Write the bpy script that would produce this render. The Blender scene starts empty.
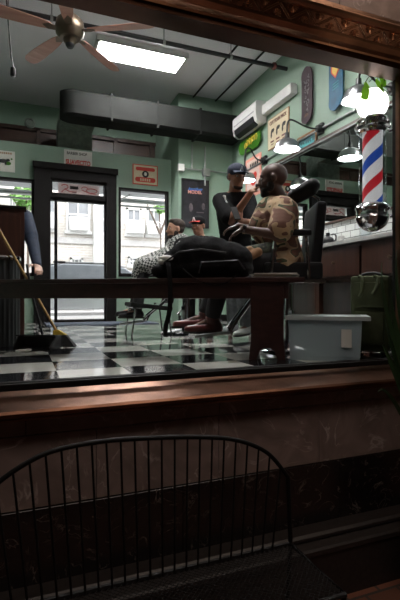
import bpy, bmesh, math, random
from mathutils import Vector, Matrix, Quaternion
random.seed(7)
S = bpy.context.scene
COL = S.collection
PI = math.pi
# ---------------------------------------------------------------- camera frame
F = 450.0; HY = 297.0; CH = 0.40; TH = math.radians(21.5)
SN, CS = math.sin(TH), math.cos(TH)
def at(px, py, d):
    r = (px - 200.0) / F
    return Vector((d*(SN + r*CS), d*(CS - r*SN), CH + (HY - py)*d/F))
def atY(px, py, Y):
    r = (px - 200.0) / F
    return at(px, py, Y/(CS - r*SN))
def atX(px, py, X):
    r = (px - 200.0) / F
    return at(px, py, X/(SN + r*CS))
RIGHT = Vector((CS, -SN, 0)); FWD = Vector((SN, CS, 0)); UP = Vector((0, 0, 1))

cd = bpy.data.cameras.new('camera'); cam = bpy.data.objects.new('camera', cd); COL.objects.link(cam)
cam.location = (0, 0, CH); cam.rotation_euler = (PI/2, 0, -TH)
cd.sensor_fit = 'VERTICAL'; cd.sensor_height = 36.0; cd.sensor_width = 24.0
cd.lens = F*36.0/600.0; cd.shift_y = -3.0/600.0; cd.clip_start = 0.05; cd.clip_end = 200
S.camera = cam
S.view_settings.view_transform = 'Standard'; S.view_settings.look = 'None'
S.view_settings.gamma = 1; S.view_settings.exposure = 0.6

# ---------------------------------------------------------------- materials
def nodes(name):
    m = bpy.data.materials.new(name); m.use_nodes = True
    nt = m.node_tree; b = nt.nodes['Principled BSDF']
    return m, nt, b
def mat(name, col, rough=0.6, metal=0.0, var=0.12, scale=6.0, bump=0.0, bscale=40.0, coat=0.0, emis=None, es=0.0, spec=0.5, alpha=None, trans=0.0):
    m, nt, b = nodes(name)
    tc = nt.nodes.new('ShaderNodeTexCoord')
    if var > 0:
        n = nt.nodes.new('ShaderNodeTexNoise'); n.inputs['Scale'].default_value = scale; n.inputs['Detail'].default_value = 5
        nt.links.new(tc.outputs['Object'], n.inputs['Vector'])
        cr = nt.nodes.new('ShaderNodeValToRGB')
        cr.color_ramp.elements[0].position = 0.3; cr.color_ramp.elements[1].position = 0.7
        cr.color_ramp.elements[0].color = [c*(1-var) for c in col] + [1]
        cr.color_ramp.elements[1].color = [min(1, c*(1+var)) for c in col] + [1]
        nt.links.new(n.outputs['Fac'], cr.inputs['Fac']); nt.links.new(cr.outputs['Color'], b.inputs['Base Color'])
    else:
        b.inputs['Base Color'].default_value = list(col) + [1]
    b.inputs['Roughness'].default_value = rough; b.inputs['Metallic'].default_value = metal
    b.inputs['Coat Weight'].default_value = coat; b.inputs['Specular IOR Level'].default_value = spec
    b.inputs['Transmission Weight'].default_value = trans
    if bump > 0:
        n2 = nt.nodes.new('ShaderNodeTexNoise'); n2.inputs['Scale'].default_value = bscale; n2.inputs['Detail'].default_value = 4
        nt.links.new(tc.outputs['Object'], n2.inputs['Vector'])
        bp = nt.nodes.new('ShaderNodeBump'); bp.inputs['Strength'].default_value = bump; bp.inputs['Distance'].default_value = 0.01
        nt.links.new(n2.outputs['Fac'], bp.inputs['Height']); nt.links.new(bp.outputs['Normal'], b.inputs['Normal'])
    if emis:
        b.inputs['Emission Color'].default_value = list(emis) + [1]; b.inputs['Emission Strength'].default_value = es
    if alpha is not None: b.inputs['Alpha'].default_value = alpha
    return m
def ramp(nt, src, stops, interp='LINEAR'):
    cr = nt.nodes.new('ShaderNodeValToRGB'); cr.color_ramp.interpolation = interp
    e = cr.color_ramp.elements
    while len(e) < len(stops): e.new(0.5)
    for k, (p, c) in enumerate(stops):
        e[k].position = p; e[k].color = list(c) + [1]
    nt.links.new(src, cr.inputs['Fac']); return cr
def vec(nt, scale=(1,1,1), loc=(0,0,0), rot=(0,0,0)):
    tc = nt.nodes.new('ShaderNodeTexCoord'); mp = nt.nodes.new('ShaderNodeMapping')
    mp.inputs['Scale'].default_value = scale; mp.inputs['Location'].default_value = loc; mp.inputs['Rotation'].default_value = rot
    nt.links.new(tc.outputs['Object'], mp.inputs['Vector']); return mp.outputs['Vector']
def wood(name, c0, c1, axis=0, rough=0.4, sc=3.0, coat=0.2):
    m, nt, b = nodes(name)
    s = [14*sc, 14*sc, 14*sc]; s[axis] = sc
    n = nt.nodes.new('ShaderNodeTexNoise'); n.inputs['Scale'].default_value = 1.0; n.inputs['Detail'].default_value = 8; n.inputs['Distortion'].default_value = 0.6
    nt.links.new(vec(nt, s), n.inputs['Vector'])
    cr = ramp(nt, n.outputs['Fac'], [(0.3, c0), (0.7, c1)])
    nt.links.new(cr.outputs['Color'], b.inputs['Base Color'])
    b.inputs['Roughness'].default_value = rough; b.inputs['Coat Weight'].default_value = coat; b.inputs['Coat Roughness'].default_value = 0.25
    return m
def veined(name, base0, base1, vein, rough=0.25, scale=3.0, width=0.02, spec=0.5, seed=0):
    m, nt, b = nodes(name)
    v = vec(nt, (scale,)*3, (seed, seed*2, 0))
    n = nt.nodes.new('ShaderNodeTexNoise'); n.inputs['Scale'].default_value = 1.6; n.inputs['Detail'].default_value = 9; n.inputs['Distortion'].default_value = 1.2
    nt.links.new(v, n.inputs['Vector'])
    base = ramp(nt, n.outputs['Fac'], [(0.3, base0), (0.7, base1)])
    n2 = nt.nodes.new('ShaderNodeTexNoise'); n2.inputs['Scale'].default_value = 1.1; n2.inputs['Detail'].default_value = 7; n2.inputs['Distortion'].default_value = 2.2
    nt.links.new(v, n2.inputs['Vector'])
    vr = ramp(nt, n2.outputs['Fac'], [(0.5-width*1.5, (0,0,0)), (0.5, (1,1,1)), (0.5+width*1.5, (0,0,0))])
    n3 = nt.nodes.new('ShaderNodeTexNoise'); n3.inputs['Scale'].default_value = 2.5; nt.links.new(v, n3.inputs['Vector'])
    mk = ramp(nt, n3.outputs['Fac'], [(0.45, (0,0,0)), (0.62, (1,1,1))])
    mul = nt.nodes.new('ShaderNodeMath'); mul.operation = 'MULTIPLY'
    nt.links.new(vr.outputs['Color'], mul.inputs[0]); nt.links.new(mk.outputs['Color'], mul.inputs[1])
    mx = nt.nodes.new('ShaderNodeMix'); mx.data_type = 'RGBA'
    nt.links.new(mul.outputs[0], mx.inputs['Factor']); nt.links.new(base.outputs['Color'], mx.inputs['A']); mx.inputs['B'].default_value = list(vein)+[1]
    nt.links.new(mx.outputs['Result'], b.inputs['Base Color'])
    b.inputs['Roughness'].default_value = rough; b.inputs['Specular IOR Level'].default_value = spec
    return m
def thin_glass(name, tint=(0.955,0.955,0.955), gloss=1.0):
    m = bpy.data.materials.new(name); m.use_nodes = True; nt = m.node_tree; nt.nodes.clear()
    out = nt.nodes.new('ShaderNodeOutputMaterial'); t = nt.nodes.new('ShaderNodeBsdfTransparent'); g = nt.nodes.new('ShaderNodeBsdfGlossy')
    t.inputs['Color'].default_value = list(tint)+[1]; g.inputs['Roughness'].default_value = 0.02
    fr = nt.nodes.new('ShaderNodeFresnel'); fr.inputs['IOR'].default_value = 1.4
    ge = nt.nodes.new('ShaderNodeNewGeometry'); mi = nt.nodes.new('ShaderNodeMapRange'); mi.inputs['To Min'].default_value = 1.4; mi.inputs['To Max'].default_value = 1/1.4
    nt.links.new(ge.outputs['Backfacing'], mi.inputs['Value']); nt.links.new(mi.outputs['Result'], fr.inputs['IOR'])
    ml = nt.nodes.new('ShaderNodeMath'); ml.operation = 'MULTIPLY'; ml.inputs[1].default_value = gloss
    mx = nt.nodes.new('ShaderNodeMixShader')
    nt.links.new(fr.outputs[0], ml.inputs[0]); nt.links.new(ml.outputs[0], mx.inputs[0])
    nt.links.new(t.outputs[0], mx.inputs[1]); nt.links.new(g.outputs[0], mx.inputs[2]); nt.links.new(mx.outputs[0], out.inputs['Surface'])
    return m
def translucent(name, col, f=0.5):
    m = bpy.data.materials.new(name); m.use_nodes = True; nt = m.node_tree; nt.nodes.clear()
    out = nt.nodes.new('ShaderNodeOutputMaterial'); d = nt.nodes.new('ShaderNodeBsdfDiffuse'); t = nt.nodes.new('ShaderNodeBsdfTranslucent'); mx = nt.nodes.new('ShaderNodeMixShader')
    n = nt.nodes.new('ShaderNodeTexNoise'); n.inputs['Scale'].default_value = 3.0
    cr = ramp(nt, n.outputs['Fac'], [(0.3, [c*0.93 for c in col]), (0.7, col)])
    nt.links.new(cr.outputs['Color'], d.inputs['Color']); nt.links.new(cr.outputs['Color'], t.inputs['Color'])
    mx.inputs[0].default_value = f; nt.links.new(d.outputs[0], mx.inputs[1]); nt.links.new(t.outputs[0], mx.inputs[2]); nt.links.new(mx.outputs[0], out.inputs['Surface']); return m
def emit(name, col, s):
    return mat(name, col, 0.5, var=0, emis=col, es=s)

M_ = {}
M_['green'] = mat('sage_green_paint', (0.25,0.355,0.275), 0.55, var=0.06, scale=1.5, bump=0.05)
M_['ceil'] = mat('ceiling_grey_white', (0.80,0.78,0.81), 0.8, var=0.05, scale=1.2)
M_['dark'] = mat('near_black_wood', (0.009,0.008,0.008), 0.6, spec=0.12, var=0.2)
M_['black'] = mat('black_plastic', (0.014,0.014,0.016), 0.4, var=0.1)
M_['leather'] = mat('black_leather', (0.009,0.009,0.010), 0.5, spec=0.2, var=0.15, bump=0.15, bscale=90)
M_['fabric'] = mat('black_nylon', (0.007,0.007,0.008), 0.9, spec=0.15, var=0.25, scale=20, bump=0.4, bscale=60)
M_['duct'] = mat('dark_duct_metal', (0.011,0.012,0.011), 0.7, 0.0, spec=0.15, var=0.35, scale=5, bump=0.1)
M_['greygreen'] = mat('grey_green_panel', (0.20,0.235,0.20), 0.7, var=0.25, scale=14)
M_['brownwood'] = wood('dark_brown_wood', (0.035,0.016,0.010), (0.075,0.035,0.022), 0, 0.38, 2.0)
M_['bench'] = wood('reddish_dark_bench_wood', (0.020,0.006,0.005), (0.050,0.016,0.013), 0, 0.4, 2.0, 0.25)
M_['cabwood'] = wood('brown_cabinet_wood', (0.030,0.010,0.006), (0.065,0.022,0.012), 2, 0.4, 2.0)
M_['copper'] = mat('aged_copper', (0.46,0.255,0.16), 0.30, 1.0, var=0.35, scale=5, bump=0.15, bscale=14)
M_['copperdark'] = mat('dark_patina_copper', (0.17,0.085,0.055), 0.36, 1.0, var=0.35, scale=6, bump=0.15, bscale=18)
M_['soffit'] = mat('blackened_copper', (0.075,0.034,0.02), 0.36, 1.0, var=0.3, scale=4, bump=0.1, bscale=12)
M_['marble'] = veined('brown_rose_marble', (0.155,0.115,0.102), (0.27,0.205,0.185), (0.44,0.37,0.34), 0.35, 3.2, 0.012)
M_['blackmarble'] = veined('black_marble_white_veins', (0.006,0.005,0.006), (0.016,0.012,0.011), (0.13,0.11,0.10), 0.25, 5.0, 0.010, seed=3)
M_['granite'] = mat('dark_granite', (0.022,0.018,0.017), 0.45, var=0.4, scale=60)
M_['chrome'] = mat('chrome', (0.72,0.72,0.74), 0.12, 1.0, var=0.03)
M_['lampmetal'] = mat('brushed_lamp_metal', (0.50,0.51,0.53), 0.28, 1.0, var=0.05)
M_['steel'] = mat('grey_steel_conduit', (0.36,0.38,0.37), 0.4, 0.8, var=0.1)
M_['white'] = mat('white_plastic', (0.72,0.72,0.70), 0.4, var=0.04)
M_['whiteframe'] = mat('white_painted_frame', (0.62,0.62,0.60), 0.5, var=0.08)
M_['counter'] = mat('pale_stone_counter', (0.50,0.50,0.48), 0.25, var=0.12, scale=20)
M_['iron'] = mat('black_wrought_iron', (0.005,0.0045,0.0045), 0.6, 0.0, spec=0.2, var=0.2, bump=0.1)
M_['red'] = mat('sign_red', (0.60,0.045,0.03), 0.5, var=0.08)
M_['cream'] = mat('sign_cream', (0.66,0.56,0.38), 0.6, var=0.08)
M_['paper'] = mat('white_paper', (0.68,0.67,0.62), 0.7, var=0.05)
M_['ink'] = mat('black_ink', (0.015,0.014,0.014), 0.6, var=0)
M_['yellow'] = mat('yellow_plastic', (0.62,0.40,0.04), 0.45, var=0.1)
M_['darkskin'] = mat('deep_brown_skin', (0.085,0.038,0.024), 0.48, var=0.12, scale=12)
M_['tanskin'] = mat('tan_skin', (0.34,0.16,0.10), 0.5, var=0.1, scale=12)
M_['lightskin'] = mat('light_skin', (0.50,0.27,0.18), 0.5, var=0.1, scale=12)
M_['hair'] = mat('dark_hair', (0.012,0.009,0.008), 0.7, var=0.3, scale=60, bump=0.5, bscale=120)
M_['hairbrown'] = mat('dark_brown_hair', (0.035,0.020,0.013), 0.7, var=0.3, scale=60, bump=0.5, bscale=120)
M_['tee'] = mat('black_cotton', (0.009,0.009,0.010), 0.9, spec=0.15, var=0.2, scale=10, bump=0.3, bscale=12)
M_['navy'] = mat('navy_cap_cloth', (0.012,0.018,0.042), 0.8, var=0.1, bump=0.2, bscale=60)
M_['denim'] = mat('dark_blue_denim', (0.010,0.020,0.045), 0.85, var=0.25, scale=30, bump=0.2, bscale=80)
M_['greydenim'] = mat('grey_denim', (0.16,0.17,0.18), 0.85, var=0.2, scale=30)
M_['darkpants'] = mat('charcoal_trousers', (0.018,0.018,0.020), 0.85, var=0.2)
M_['redleather'] = mat('oxblood_leather', (0.11,0.020,0.018), 0.3, var=0.35, coat=0.3)
M_['sole'] = mat('dark_rubber_sole', (0.02,0.017,0.015), 0.7)
M_['suitcase'] = mat('dark_olive_fabric', (0.05,0.062,0.024), 0.8, var=0.2, scale=20, bump=0.2)
M_['leaf'] = mat('dark_green_leaf', (0.018,0.042,0.014), 0.35, var=0.3)
M_['leafbright_'] = mat('light_green_leaf', (0.16,0.34,0.06), 0.4, var=0.25)
M_['bristle'] = mat('black_bristle', (0.012,0.012,0.012), 0.8, var=0.3, scale=90, bump=0.6, bscale=150)
M_['fanblade'] = wood('pinkish_fan_wood', (0.46,0.21,0.15), (0.62,0.33,0.25), 0, 0.4, 1.2)
M_['bronze'] = mat('aged_bronze', (0.16,0.12,0.085), 0.4, 0.7, var=0.25)
M_['glass'] = thin_glass('clear_window_glass')
M_['glass2'] = thin_glass('clear_glass_cover', (0.92,0.94,0.95), 1.0)
M_['mirror'] = mat('mirror_silver', (0.72,0.78,0.75), 0.015, 1.0, var=0)
M_['led'] = emit('lit_panel', (1.0,0.985,0.97), 45.0)
M_['bulb'] = emit('lit_lamp_lens', (0.95,0.98,1.0), 14.0)
M_['globe'] = emit('lit_opal_globe', (1.0,0.98,0.93), 3.2)
M_['asphalt'] = mat('pale_asphalt', (0.30,0.30,0.30), 0.9, var=0.15)
M_['concrete'] = mat('pale_concrete', (0.50,0.49,0.47), 0.9, var=0.1)
M_['darkglass'] = mat('dark_window_pane', (0.25,0.27,0.29), 0.12, var=0.1)
M_['greypane'] = mat('grey_window_pane', (0.24,0.25,0.26), 0.3, var=0.2, scale=2)
M_['silver'] = mat('silver_car_paint', (0.55,0.57,0.58), 0.25, 0.4, var=0.02, coat=0.6)
M_['lead'] = mat('watch_steel', (0.5,0.5,0.52), 0.25, 1.0, var=0)
M_['towel'] = mat('orange_brown_cloth', (0.30,0.16,0.08), 0.85, var=0.3, scale=18)
M_['tan'] = mat('honey_wood_stick', (0.38,0.22,0.07), 0.5, var=0.2)
M_['teal'] = mat('teal_board', (0.012,0.10,0.19), 0.45, spec=0.2, var=0.3, scale=8)
M_['tealbright'] = mat('cyan_lettering', (0.12,0.50,0.55), 0.5, var=0)
M_['pink'] = mat('poster_pink', (0.72,0.30,0.24), 0.6, var=0.05)
M_['pinkish'] = mat('poster_pale_pink', (0.66,0.50,0.45), 0.6, var=0.05)
M_['blue'] = mat('poster_blue', (0.05,0.14,0.42), 0.5, var=0)
M_['bluewhite'] = mat('pole_blue', (0.02,0.07,0.36), 0.3, var=0)
M_['boardgreen'] = mat('skateboard_green', (0.045,0.16,0.015), 0.5, spec=0.2, var=0.15)
M_['boardbrown'] = mat('skateboard_plum', (0.040,0.020,0.028), 0.5, spec=0.15, var=0.4, scale=12)
M_['boardgrey'] = mat('skateboard_silver_print', (0.30,0.28,0.29), 0.6, var=0.4, scale=40)
M_['posterdark'] = mat('dark_poster_print', (0.020,0.018,0.024), 0.35, var=0.4, scale=12)
M_['matgrey'] = mat('blue_grey_door_mat', (0.10,0.12,0.16), 0.95, var=0.4, scale=14)
M_['foliage'] = mat('spring_leaves', (0.16,0.34,0.08), 0.6, var=0.35)
M_['bark'] = mat('grey_bark', (0.12,0.09,0.07), 0.9, var=0.3)
def m_camo():
    m, nt, b = nodes('desert_camouflage_cloth')
    n = nt.nodes.new('ShaderNodeTexNoise'); n.inputs['Scale'].default_value = 7.5; n.inputs['Detail'].default_value = 1.0; n.inputs['Distortion'].default_value = 0.0
    nt.links.new(vec(nt, (1,1,1.5)), n.inputs['Vector'])
    cr = ramp(nt, n.outputs['Fac'], [(0.0,(0.15,0.065,0.04)),(0.45,(0.42,0.28,0.16)),(0.53,(0.48,0.35,0.22)),(0.57,(0.075,0.09,0.045)),(0.62,(0.16,0.07,0.045))], 'CONSTANT')
    nt.links.new(cr.outputs['Color'], b.inputs['Base Color']); b.inputs['Roughness'].default_value = 0.85; return m
M_['camo'] = m_camo()
def m_camog():
    m, nt, b = nodes('green_camouflage_cloth')
    n = nt.nodes.new('ShaderNodeTexNoise'); n.inputs['Scale'].default_value = 9.0; n.inputs['Detail'].default_value = 2
    nt.links.new(vec(nt), n.inputs['Vector'])
    cr = ramp(nt, n.outputs['Fac'], [(0.0,(0.055,0.06,0.035)),(0.47,(0.02,0.022,0.015)),(0.56,(0.09,0.085,0.055))], 'CONSTANT')
    nt.links.new(cr.outputs['Color'], b.inputs['Base Color']); b.inputs['Roughness'].default_value = 0.85; return m
M_['camogreen'] = m_camog()
def m_check(name, a, c, size, loc=(0,0,0), rough=0.12, rot=(0,0,0), var=True):
    m, nt, b = nodes(name)
    ch = nt.nodes.new('ShaderNodeTexChecker'); ch.inputs['Scale'].default_value = 1.0
    nt.links.new(vec(nt, (1/size,)*3, loc, rot), ch.inputs['Vector'])
    ch.inputs['Color1'].default_value = list(a)+[1]; ch.inputs['Color2'].default_value = list(c)+[1]
    src = ch.outputs['Color']
    if var:
        n = nt.nodes.new('ShaderNodeTexNoise'); n.inputs['Scale'].default_value = 5; n.inputs['Detail'].default_value = 6
        nt.links.new(vec(nt), n.inputs['Vector'])
        cr = ramp(nt, n.outputs['Fac'], [(0.3,(0.78,0.78,0.78)),(0.7,(1,1,1))])
        mx = nt.nodes.new('ShaderNodeMix'); mx.data_type='RGBA'; mx.blend_type='MULTIPLY'; mx.inputs['Factor'].default_value = 1
        nt.links.new(src, mx.inputs['A']); nt.links.new(cr.outputs['Color'], mx.inputs['B']); src = mx.outputs['Result']
        n2 = nt.nodes.new('ShaderNodeTexNoise'); n2.inputs['Scale'].default_value = 9; nt.links.new(vec(nt), n2.inputs['Vector'])
        rr = ramp(nt, n2.outputs['Fac'], [(0.3,(rough*0.7,)*3),(0.7,(rough*1.5,)*3)])
        nt.links.new(rr.outputs['Color'], b.inputs['Roughness'])
        bp = nt.nodes.new('ShaderNodeBump'); bp.inputs['Strength'].default_value = 0.06; bp.inputs['Distance'].default_value = 0.01
        n4 = nt.nodes.new('ShaderNodeTexNoise'); n4.inputs['Scale'].default_value = 4; nt.links.new(vec(nt), n4.inputs['Vector'])
        nt.links.new(n4.outputs['Fac'], bp.inputs['Height']); nt.links.new(bp.outputs['Normal'], b.inputs['Normal'])
    else:
        b.inputs['Roughness'].default_value = rough
    nt.links.new(src, b.inputs['Base Color'])
    if var: b.inputs['Specular IOR Level'].default_value = 0.95
    return m
M_['leafbright'] = translucent('light_green_leaf_translucent', (0.40,0.66,0.13), 0.6)
TILE = 0.36
M_['floor'] = m_check('black_and_white_checker_tiles', (0.50,0.50,0.46), (0.012,0.013,0.016), TILE, (-0.17/TILE, -2.56/TILE, 0.5), 0.09)
M_['cape'] = m_check('black_and_white_check_cape_cloth', (0.55,0.55,0.52), (0.03,0.04,0.035), 0.022, (0,0,0), 0.8, (0.3,0.4,0.5), False)
def m_brick(name, c1, c2, mortar, w, h, msize, rough=0.8, plane='XZ', off=0.5, bump=0.3):
    m, nt, b = nodes(name)
    rot = {'XZ': (PI/2,0,0), 'YZ': (PI/2,0,PI/2), 'XY': (0,0,0)}[plane]
    tc = nt.nodes.new('ShaderNodeTexCoord'); sp = nt.nodes.new('ShaderNodeSeparateXYZ'); cb = nt.nodes.new('ShaderNodeCombineXYZ')
    nt.links.new(tc.outputs['Object'], sp.inputs[0])
    nt.links.new(sp.outputs[plane[0]], cb.inputs['X']); nt.links.new(sp.outputs[plane[1]], cb.inputs['Y'])
    br = nt.nodes.new('ShaderNodeTexBrick'); br.offset = off
    nt.links.new(cb.outputs[0], br.inputs['Vector'])
    br.inputs['Scale'].default_value = 1; br.inputs['Brick Width'].default_value = w; br.inputs['Row Height'].default_value = h; br.inputs['Mortar Size'].default_value = msize
    br.inputs['Color1'].default_value = list(c1)+[1]; br.inputs['Color2'].default_value = list(c2)+[1]; br.inputs['Mortar'].default_value = list(mortar)+[1]
    nt.links.new(br.outputs['Color'], b.inputs['Base Color']); b.inputs['Roughness'].default_value = rough
    bp = nt.nodes.new('ShaderNodeBump'); bp.inputs['Strength'].default_value = bump; bp.inputs['Distance'].default_value = 0.004; bp.invert = True
    nt.links.new(br.outputs['Fac'], bp.inputs['Height']); nt.links.new(bp.outputs['Normal'], b.inputs['Normal'])
    return m
M_['splash'] = m_brick('white_glazed_tiles', (0.62,0.64,0.62),(0.55,0.57,0.56),(0.10,0.11,0.10), 0.15,0.075,0.004,0.15,'YZ')
M_['facade'] = m_brick('pale_brick_facade', (0.60,0.56,0.50),(0.52,0.48,0.43),(0.66,0.64,0.60), 0.22,0.075,0.010,0.9,'XZ')
M_['paving'] = m_brick('dark_red_paving_brick', (0.16,0.06,0.035),(0.10,0.04,0.025),(0.04,0.03,0.025), 0.2,0.1,0.008,0.6,'XY')
M_['ceilslab'] = m_brick('ceiling_panels', (0.62,0.61,0.64),(0.59,0.58,0.61),(0.22,0.22,0.23), 5.0,0.61,0.006,0.8,'XY', 0.0, 0.2)

def m_tub():
    m, nt, b = nodes('translucent_plastic')
    b.inputs['Base Color'].default_value = (0.58,0.72,0.78,1); b.inputs['Roughness'].default_value = 0.3
    b.inputs['Alpha'].default_value = 0.5
    return m
M_['tub'] = m_tub()
M_['tublid'] = mat('milky_plastic', (0.50,0.56,0.57), 0.35, var=0.05, alpha=0.85)

# ---------------------------------------------------------------- mesh helpers
class MB:
    def __init__(s): s.bm = bmesh.new()
    def box(s, x0, x1, y0, y1, z0, z1):
        r = bmesh.ops.create_cube(s.bm, size=1.0)
        bmesh.ops.scale(s.bm, vec=(abs(x1-x0), abs(y1-y0), abs(z1-z0)), verts=r['verts'])
        bmesh.ops.translate(s.bm, vec=((x0+x1)/2, (y0+y1)/2, (z0+z1)/2), verts=r['verts'])
        return s
    def obox(s, c, size, mtx):            # mtx: 3x3 basis
        r = bmesh.ops.create_cube(s.bm, size=1.0)
        bmesh.ops.scale(s.bm, vec=size, verts=r['verts'])
        bmesh.ops.transform(s.bm, matrix=Matrix.Translation(c) @ mtx.to_4x4(), verts=r['verts'])
        return s
    def sph(s, c, r, basis=None, sub=2):
        q = bmesh.ops.create_icosphere(s.bm, subdivisions=sub, radius=1.0)
        rr = (r, r, r) if not hasattr(r, '__len__') else r
        bmesh.ops.scale(s.bm, vec=rr, verts=q['verts'])
        mt = Matrix.Translation(c) @ (basis.to_4x4() if basis else Matrix.Identity(4))
        bmesh.ops.transform(s.bm, matrix=mt, verts=q['verts'])
        return s
    def cap(s, p0, r0, p1, r1, step=0.4):
        p0 = Vector(p0); p1 = Vector(p1); L = (p1-p0).length
        n = max(2, int(L/(min(r0, r1)*step))+1)
        for k in range(n+1):
            t = k/n; s.sph(p0.lerp(p1, t), r0+(r1-r0)*t, sub=2)
        return s
    def tube(s, pts, r, seg=10, caps=True):
        pts = [Vector(p) for p in pts]
        rs = r if hasattr(r, '__len__') else [r]*len(pts)
        rings = []; prev = None
        for i, p in enumerate(pts):
            if i == 0: d = pts[1]-p
            elif i == len(pts)-1: d = p-pts[i-1]
            else: d = (pts[i+1]-p).normalized() + (p-pts[i-1]).normalized()
            if d.length < 1e-9: d = Vector((0,0,1))
            d.normalize()
            if prev is None:
                a = Vector((0,0,1)) if abs(d.z) < 0.9 else Vector((1,0,0))
                u = d.cross(a).normalized()
            else:
                u = (prev - d*prev.dot(d)).normalized()
            prev = u; v = d.cross(u)
            rings.append([s.bm.verts.new(p + (u*math.cos(2*PI*k/seg) + v*math.sin(2*PI*k/seg))*rs[i]) for k in range(seg)])
        for a, b in zip(rings[:-1], rings[1:]):
            for k in range(seg):
                s.bm.faces.new((a[k], a[(k+1)%seg], b[(k+1)%seg], b[k]))
        if caps:
            s.bm.faces.new(list(reversed(rings[0]))); s.bm.faces.new(rings[-1])
        return s
    def lathe(s, prof, c=(0,0,0), seg=32, axis=None, close=False):
        # prof: (r, z) list ; axis basis optional
        c = Vector(c); B = axis or Matrix.Identity(3); rings = []
        for (r, z) in prof:
            rings.append([s.bm.verts.new(c + B @ Vector((r*math.cos(2*PI*k/seg), r*math.sin(2*PI*k/seg), z))) for k in range(seg)])
        for a, b in zip(rings[:-1], rings[1:]):
            for k in range(seg):
                s.bm.faces.new((a[k], a[(k+1)%seg], b[(k+1)%seg], b[k]))
        if close:
            a, b = rings[-1], rings[0]
            for k in range(seg):
                s.bm.faces.new((a[k], a[(k+1)%seg], b[(k+1)%seg], b[k]))
        else:
            if prof[0][0] > 1e-5: s.bm.faces.new(list(reversed(rings[0])))
            if prof[-1][0] > 1e-5: s.bm.faces.new(rings[-1])
            bmesh.ops.remove_doubles(s.bm, verts=[v for rg in (rings[0], rings[-1]) for v in rg], dist=1e-6)
        return s
    def prism(s, pts, ext):               # closed polygon of 3D points extruded by vector
        ext = Vector(ext)
        a = [s.bm.verts.new(Vector(p)) for p in pts]; b = [s.bm.verts.new(Vector(p)+ext) for p in pts]
        n = len(pts)
        s.bm.faces.new(list(reversed(a))); s.bm.faces.new(b)
        for k in range(n): s.bm.faces.new((a[k], a[(k+1)%n], b[(k+1)%n], b[k]))
        return s
    def grid(s, rows):                    # rows of points -> surface
        vv = [[s.bm.verts.new(Vector(p)) for p in r] for r in rows]
        for i in range(len(vv)-1):
            for j in range(len(vv[i])-1):
                s.bm.faces.new((vv[i][j], vv[i][j+1], vv[i+1][j+1], vv[i+1][j]))
        return s
    def build(s, name, m, parent=None, bevel=0.0, smooth=False, seg=2, solid=0.0, voxel=0.0, smit=6, sub=0):
        bmesh.ops.recalc_face_normals(s.bm, faces=s.bm.faces)
        if bevel > 0:
            bmesh.ops.bevel(s.bm, geom=[e for e in s.bm.edges if len(e.link_faces) == 2 and e.calc_face_angle(0) > 0.5], offset=bevel, segments=seg, affect='EDGES', profile=0.7, clamp_overlap=True)
        me = bpy.data.meshes.new(name); s.bm.to_mesh(me); s.bm.free()
        o = bpy.data.objects.new(name, me); COL.objects.link(o)
        mods = False
        if solid: 
            q = o.modifiers.new('s', 'SOLIDIFY'); q.thickness = solid; q.offset = 0; mods = True
        if voxel:
            q = o.modifiers.new('r', 'REMESH'); q.mode = 'VOXEL'; q.voxel_size = voxel; q.use_smooth_shade = True
            q2 = o.modifiers.new('sm', 'SMOOTH'); q2.factor = 0.5; q2.iterations = smit; mods = True
        if sub:
            q = o.modifiers.new('ss', 'SUBSURF'); q.levels = sub; q.render_levels = sub; mods = True
        if mods:
            dg = bpy.context.evaluated_depsgraph_get(); ev = o.evaluated_get(dg)
            me2 = bpy.data.meshes.new_from_object(ev); o.modifiers.clear(); o.data = me2; me2.name = name
            bpy.data.meshes.remove(me); me = me2
        me.materials.clear(); me.materials.append(m if not isinstance(m, str) else M_[m])
        if smooth or voxel:
            for p in me.polygons: p.use_smooth = True
            if smooth and not voxel:
                try: me.set_sharp_from_angle(angle=math.radians(38))
                except Exception: pass
        if parent is not None:
            o.parent = parent
            L = Vector((0,0,0)); q = parent
            while q is not None: L += q.location; q = q.parent
            o.location = -L
            if parent.type == 'MESH': o.location = Vector((0,0,0)) if parent.location.length >= 0 and False else -L
        return o
def thing(name, label, cat, loc=(0,0,0), group=None):
    o = bpy.data.objects.new(name, None); COL.objects.link(o); o.location = loc; o.empty_display_size = 0.1
    o['label'] = label; o['category'] = cat
    if group: o['group'] = group
    return o
def tag(o, label, cat, group=None, kind=None):
    o['label'] = label; o['category'] = cat
    if group: o['group'] = group
    if kind: o['kind'] = kind
    return o
def struct(o): o['kind'] = 'structure'; return o
def copy_tree(o, parent=None):
    c = o.copy(); COL.objects.link(c); c.parent = parent
    for ch in [x for x in bpy.data.objects if x.parent == o and x != c]: copy_tree(ch, c)
    return c
FONT = None
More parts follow.
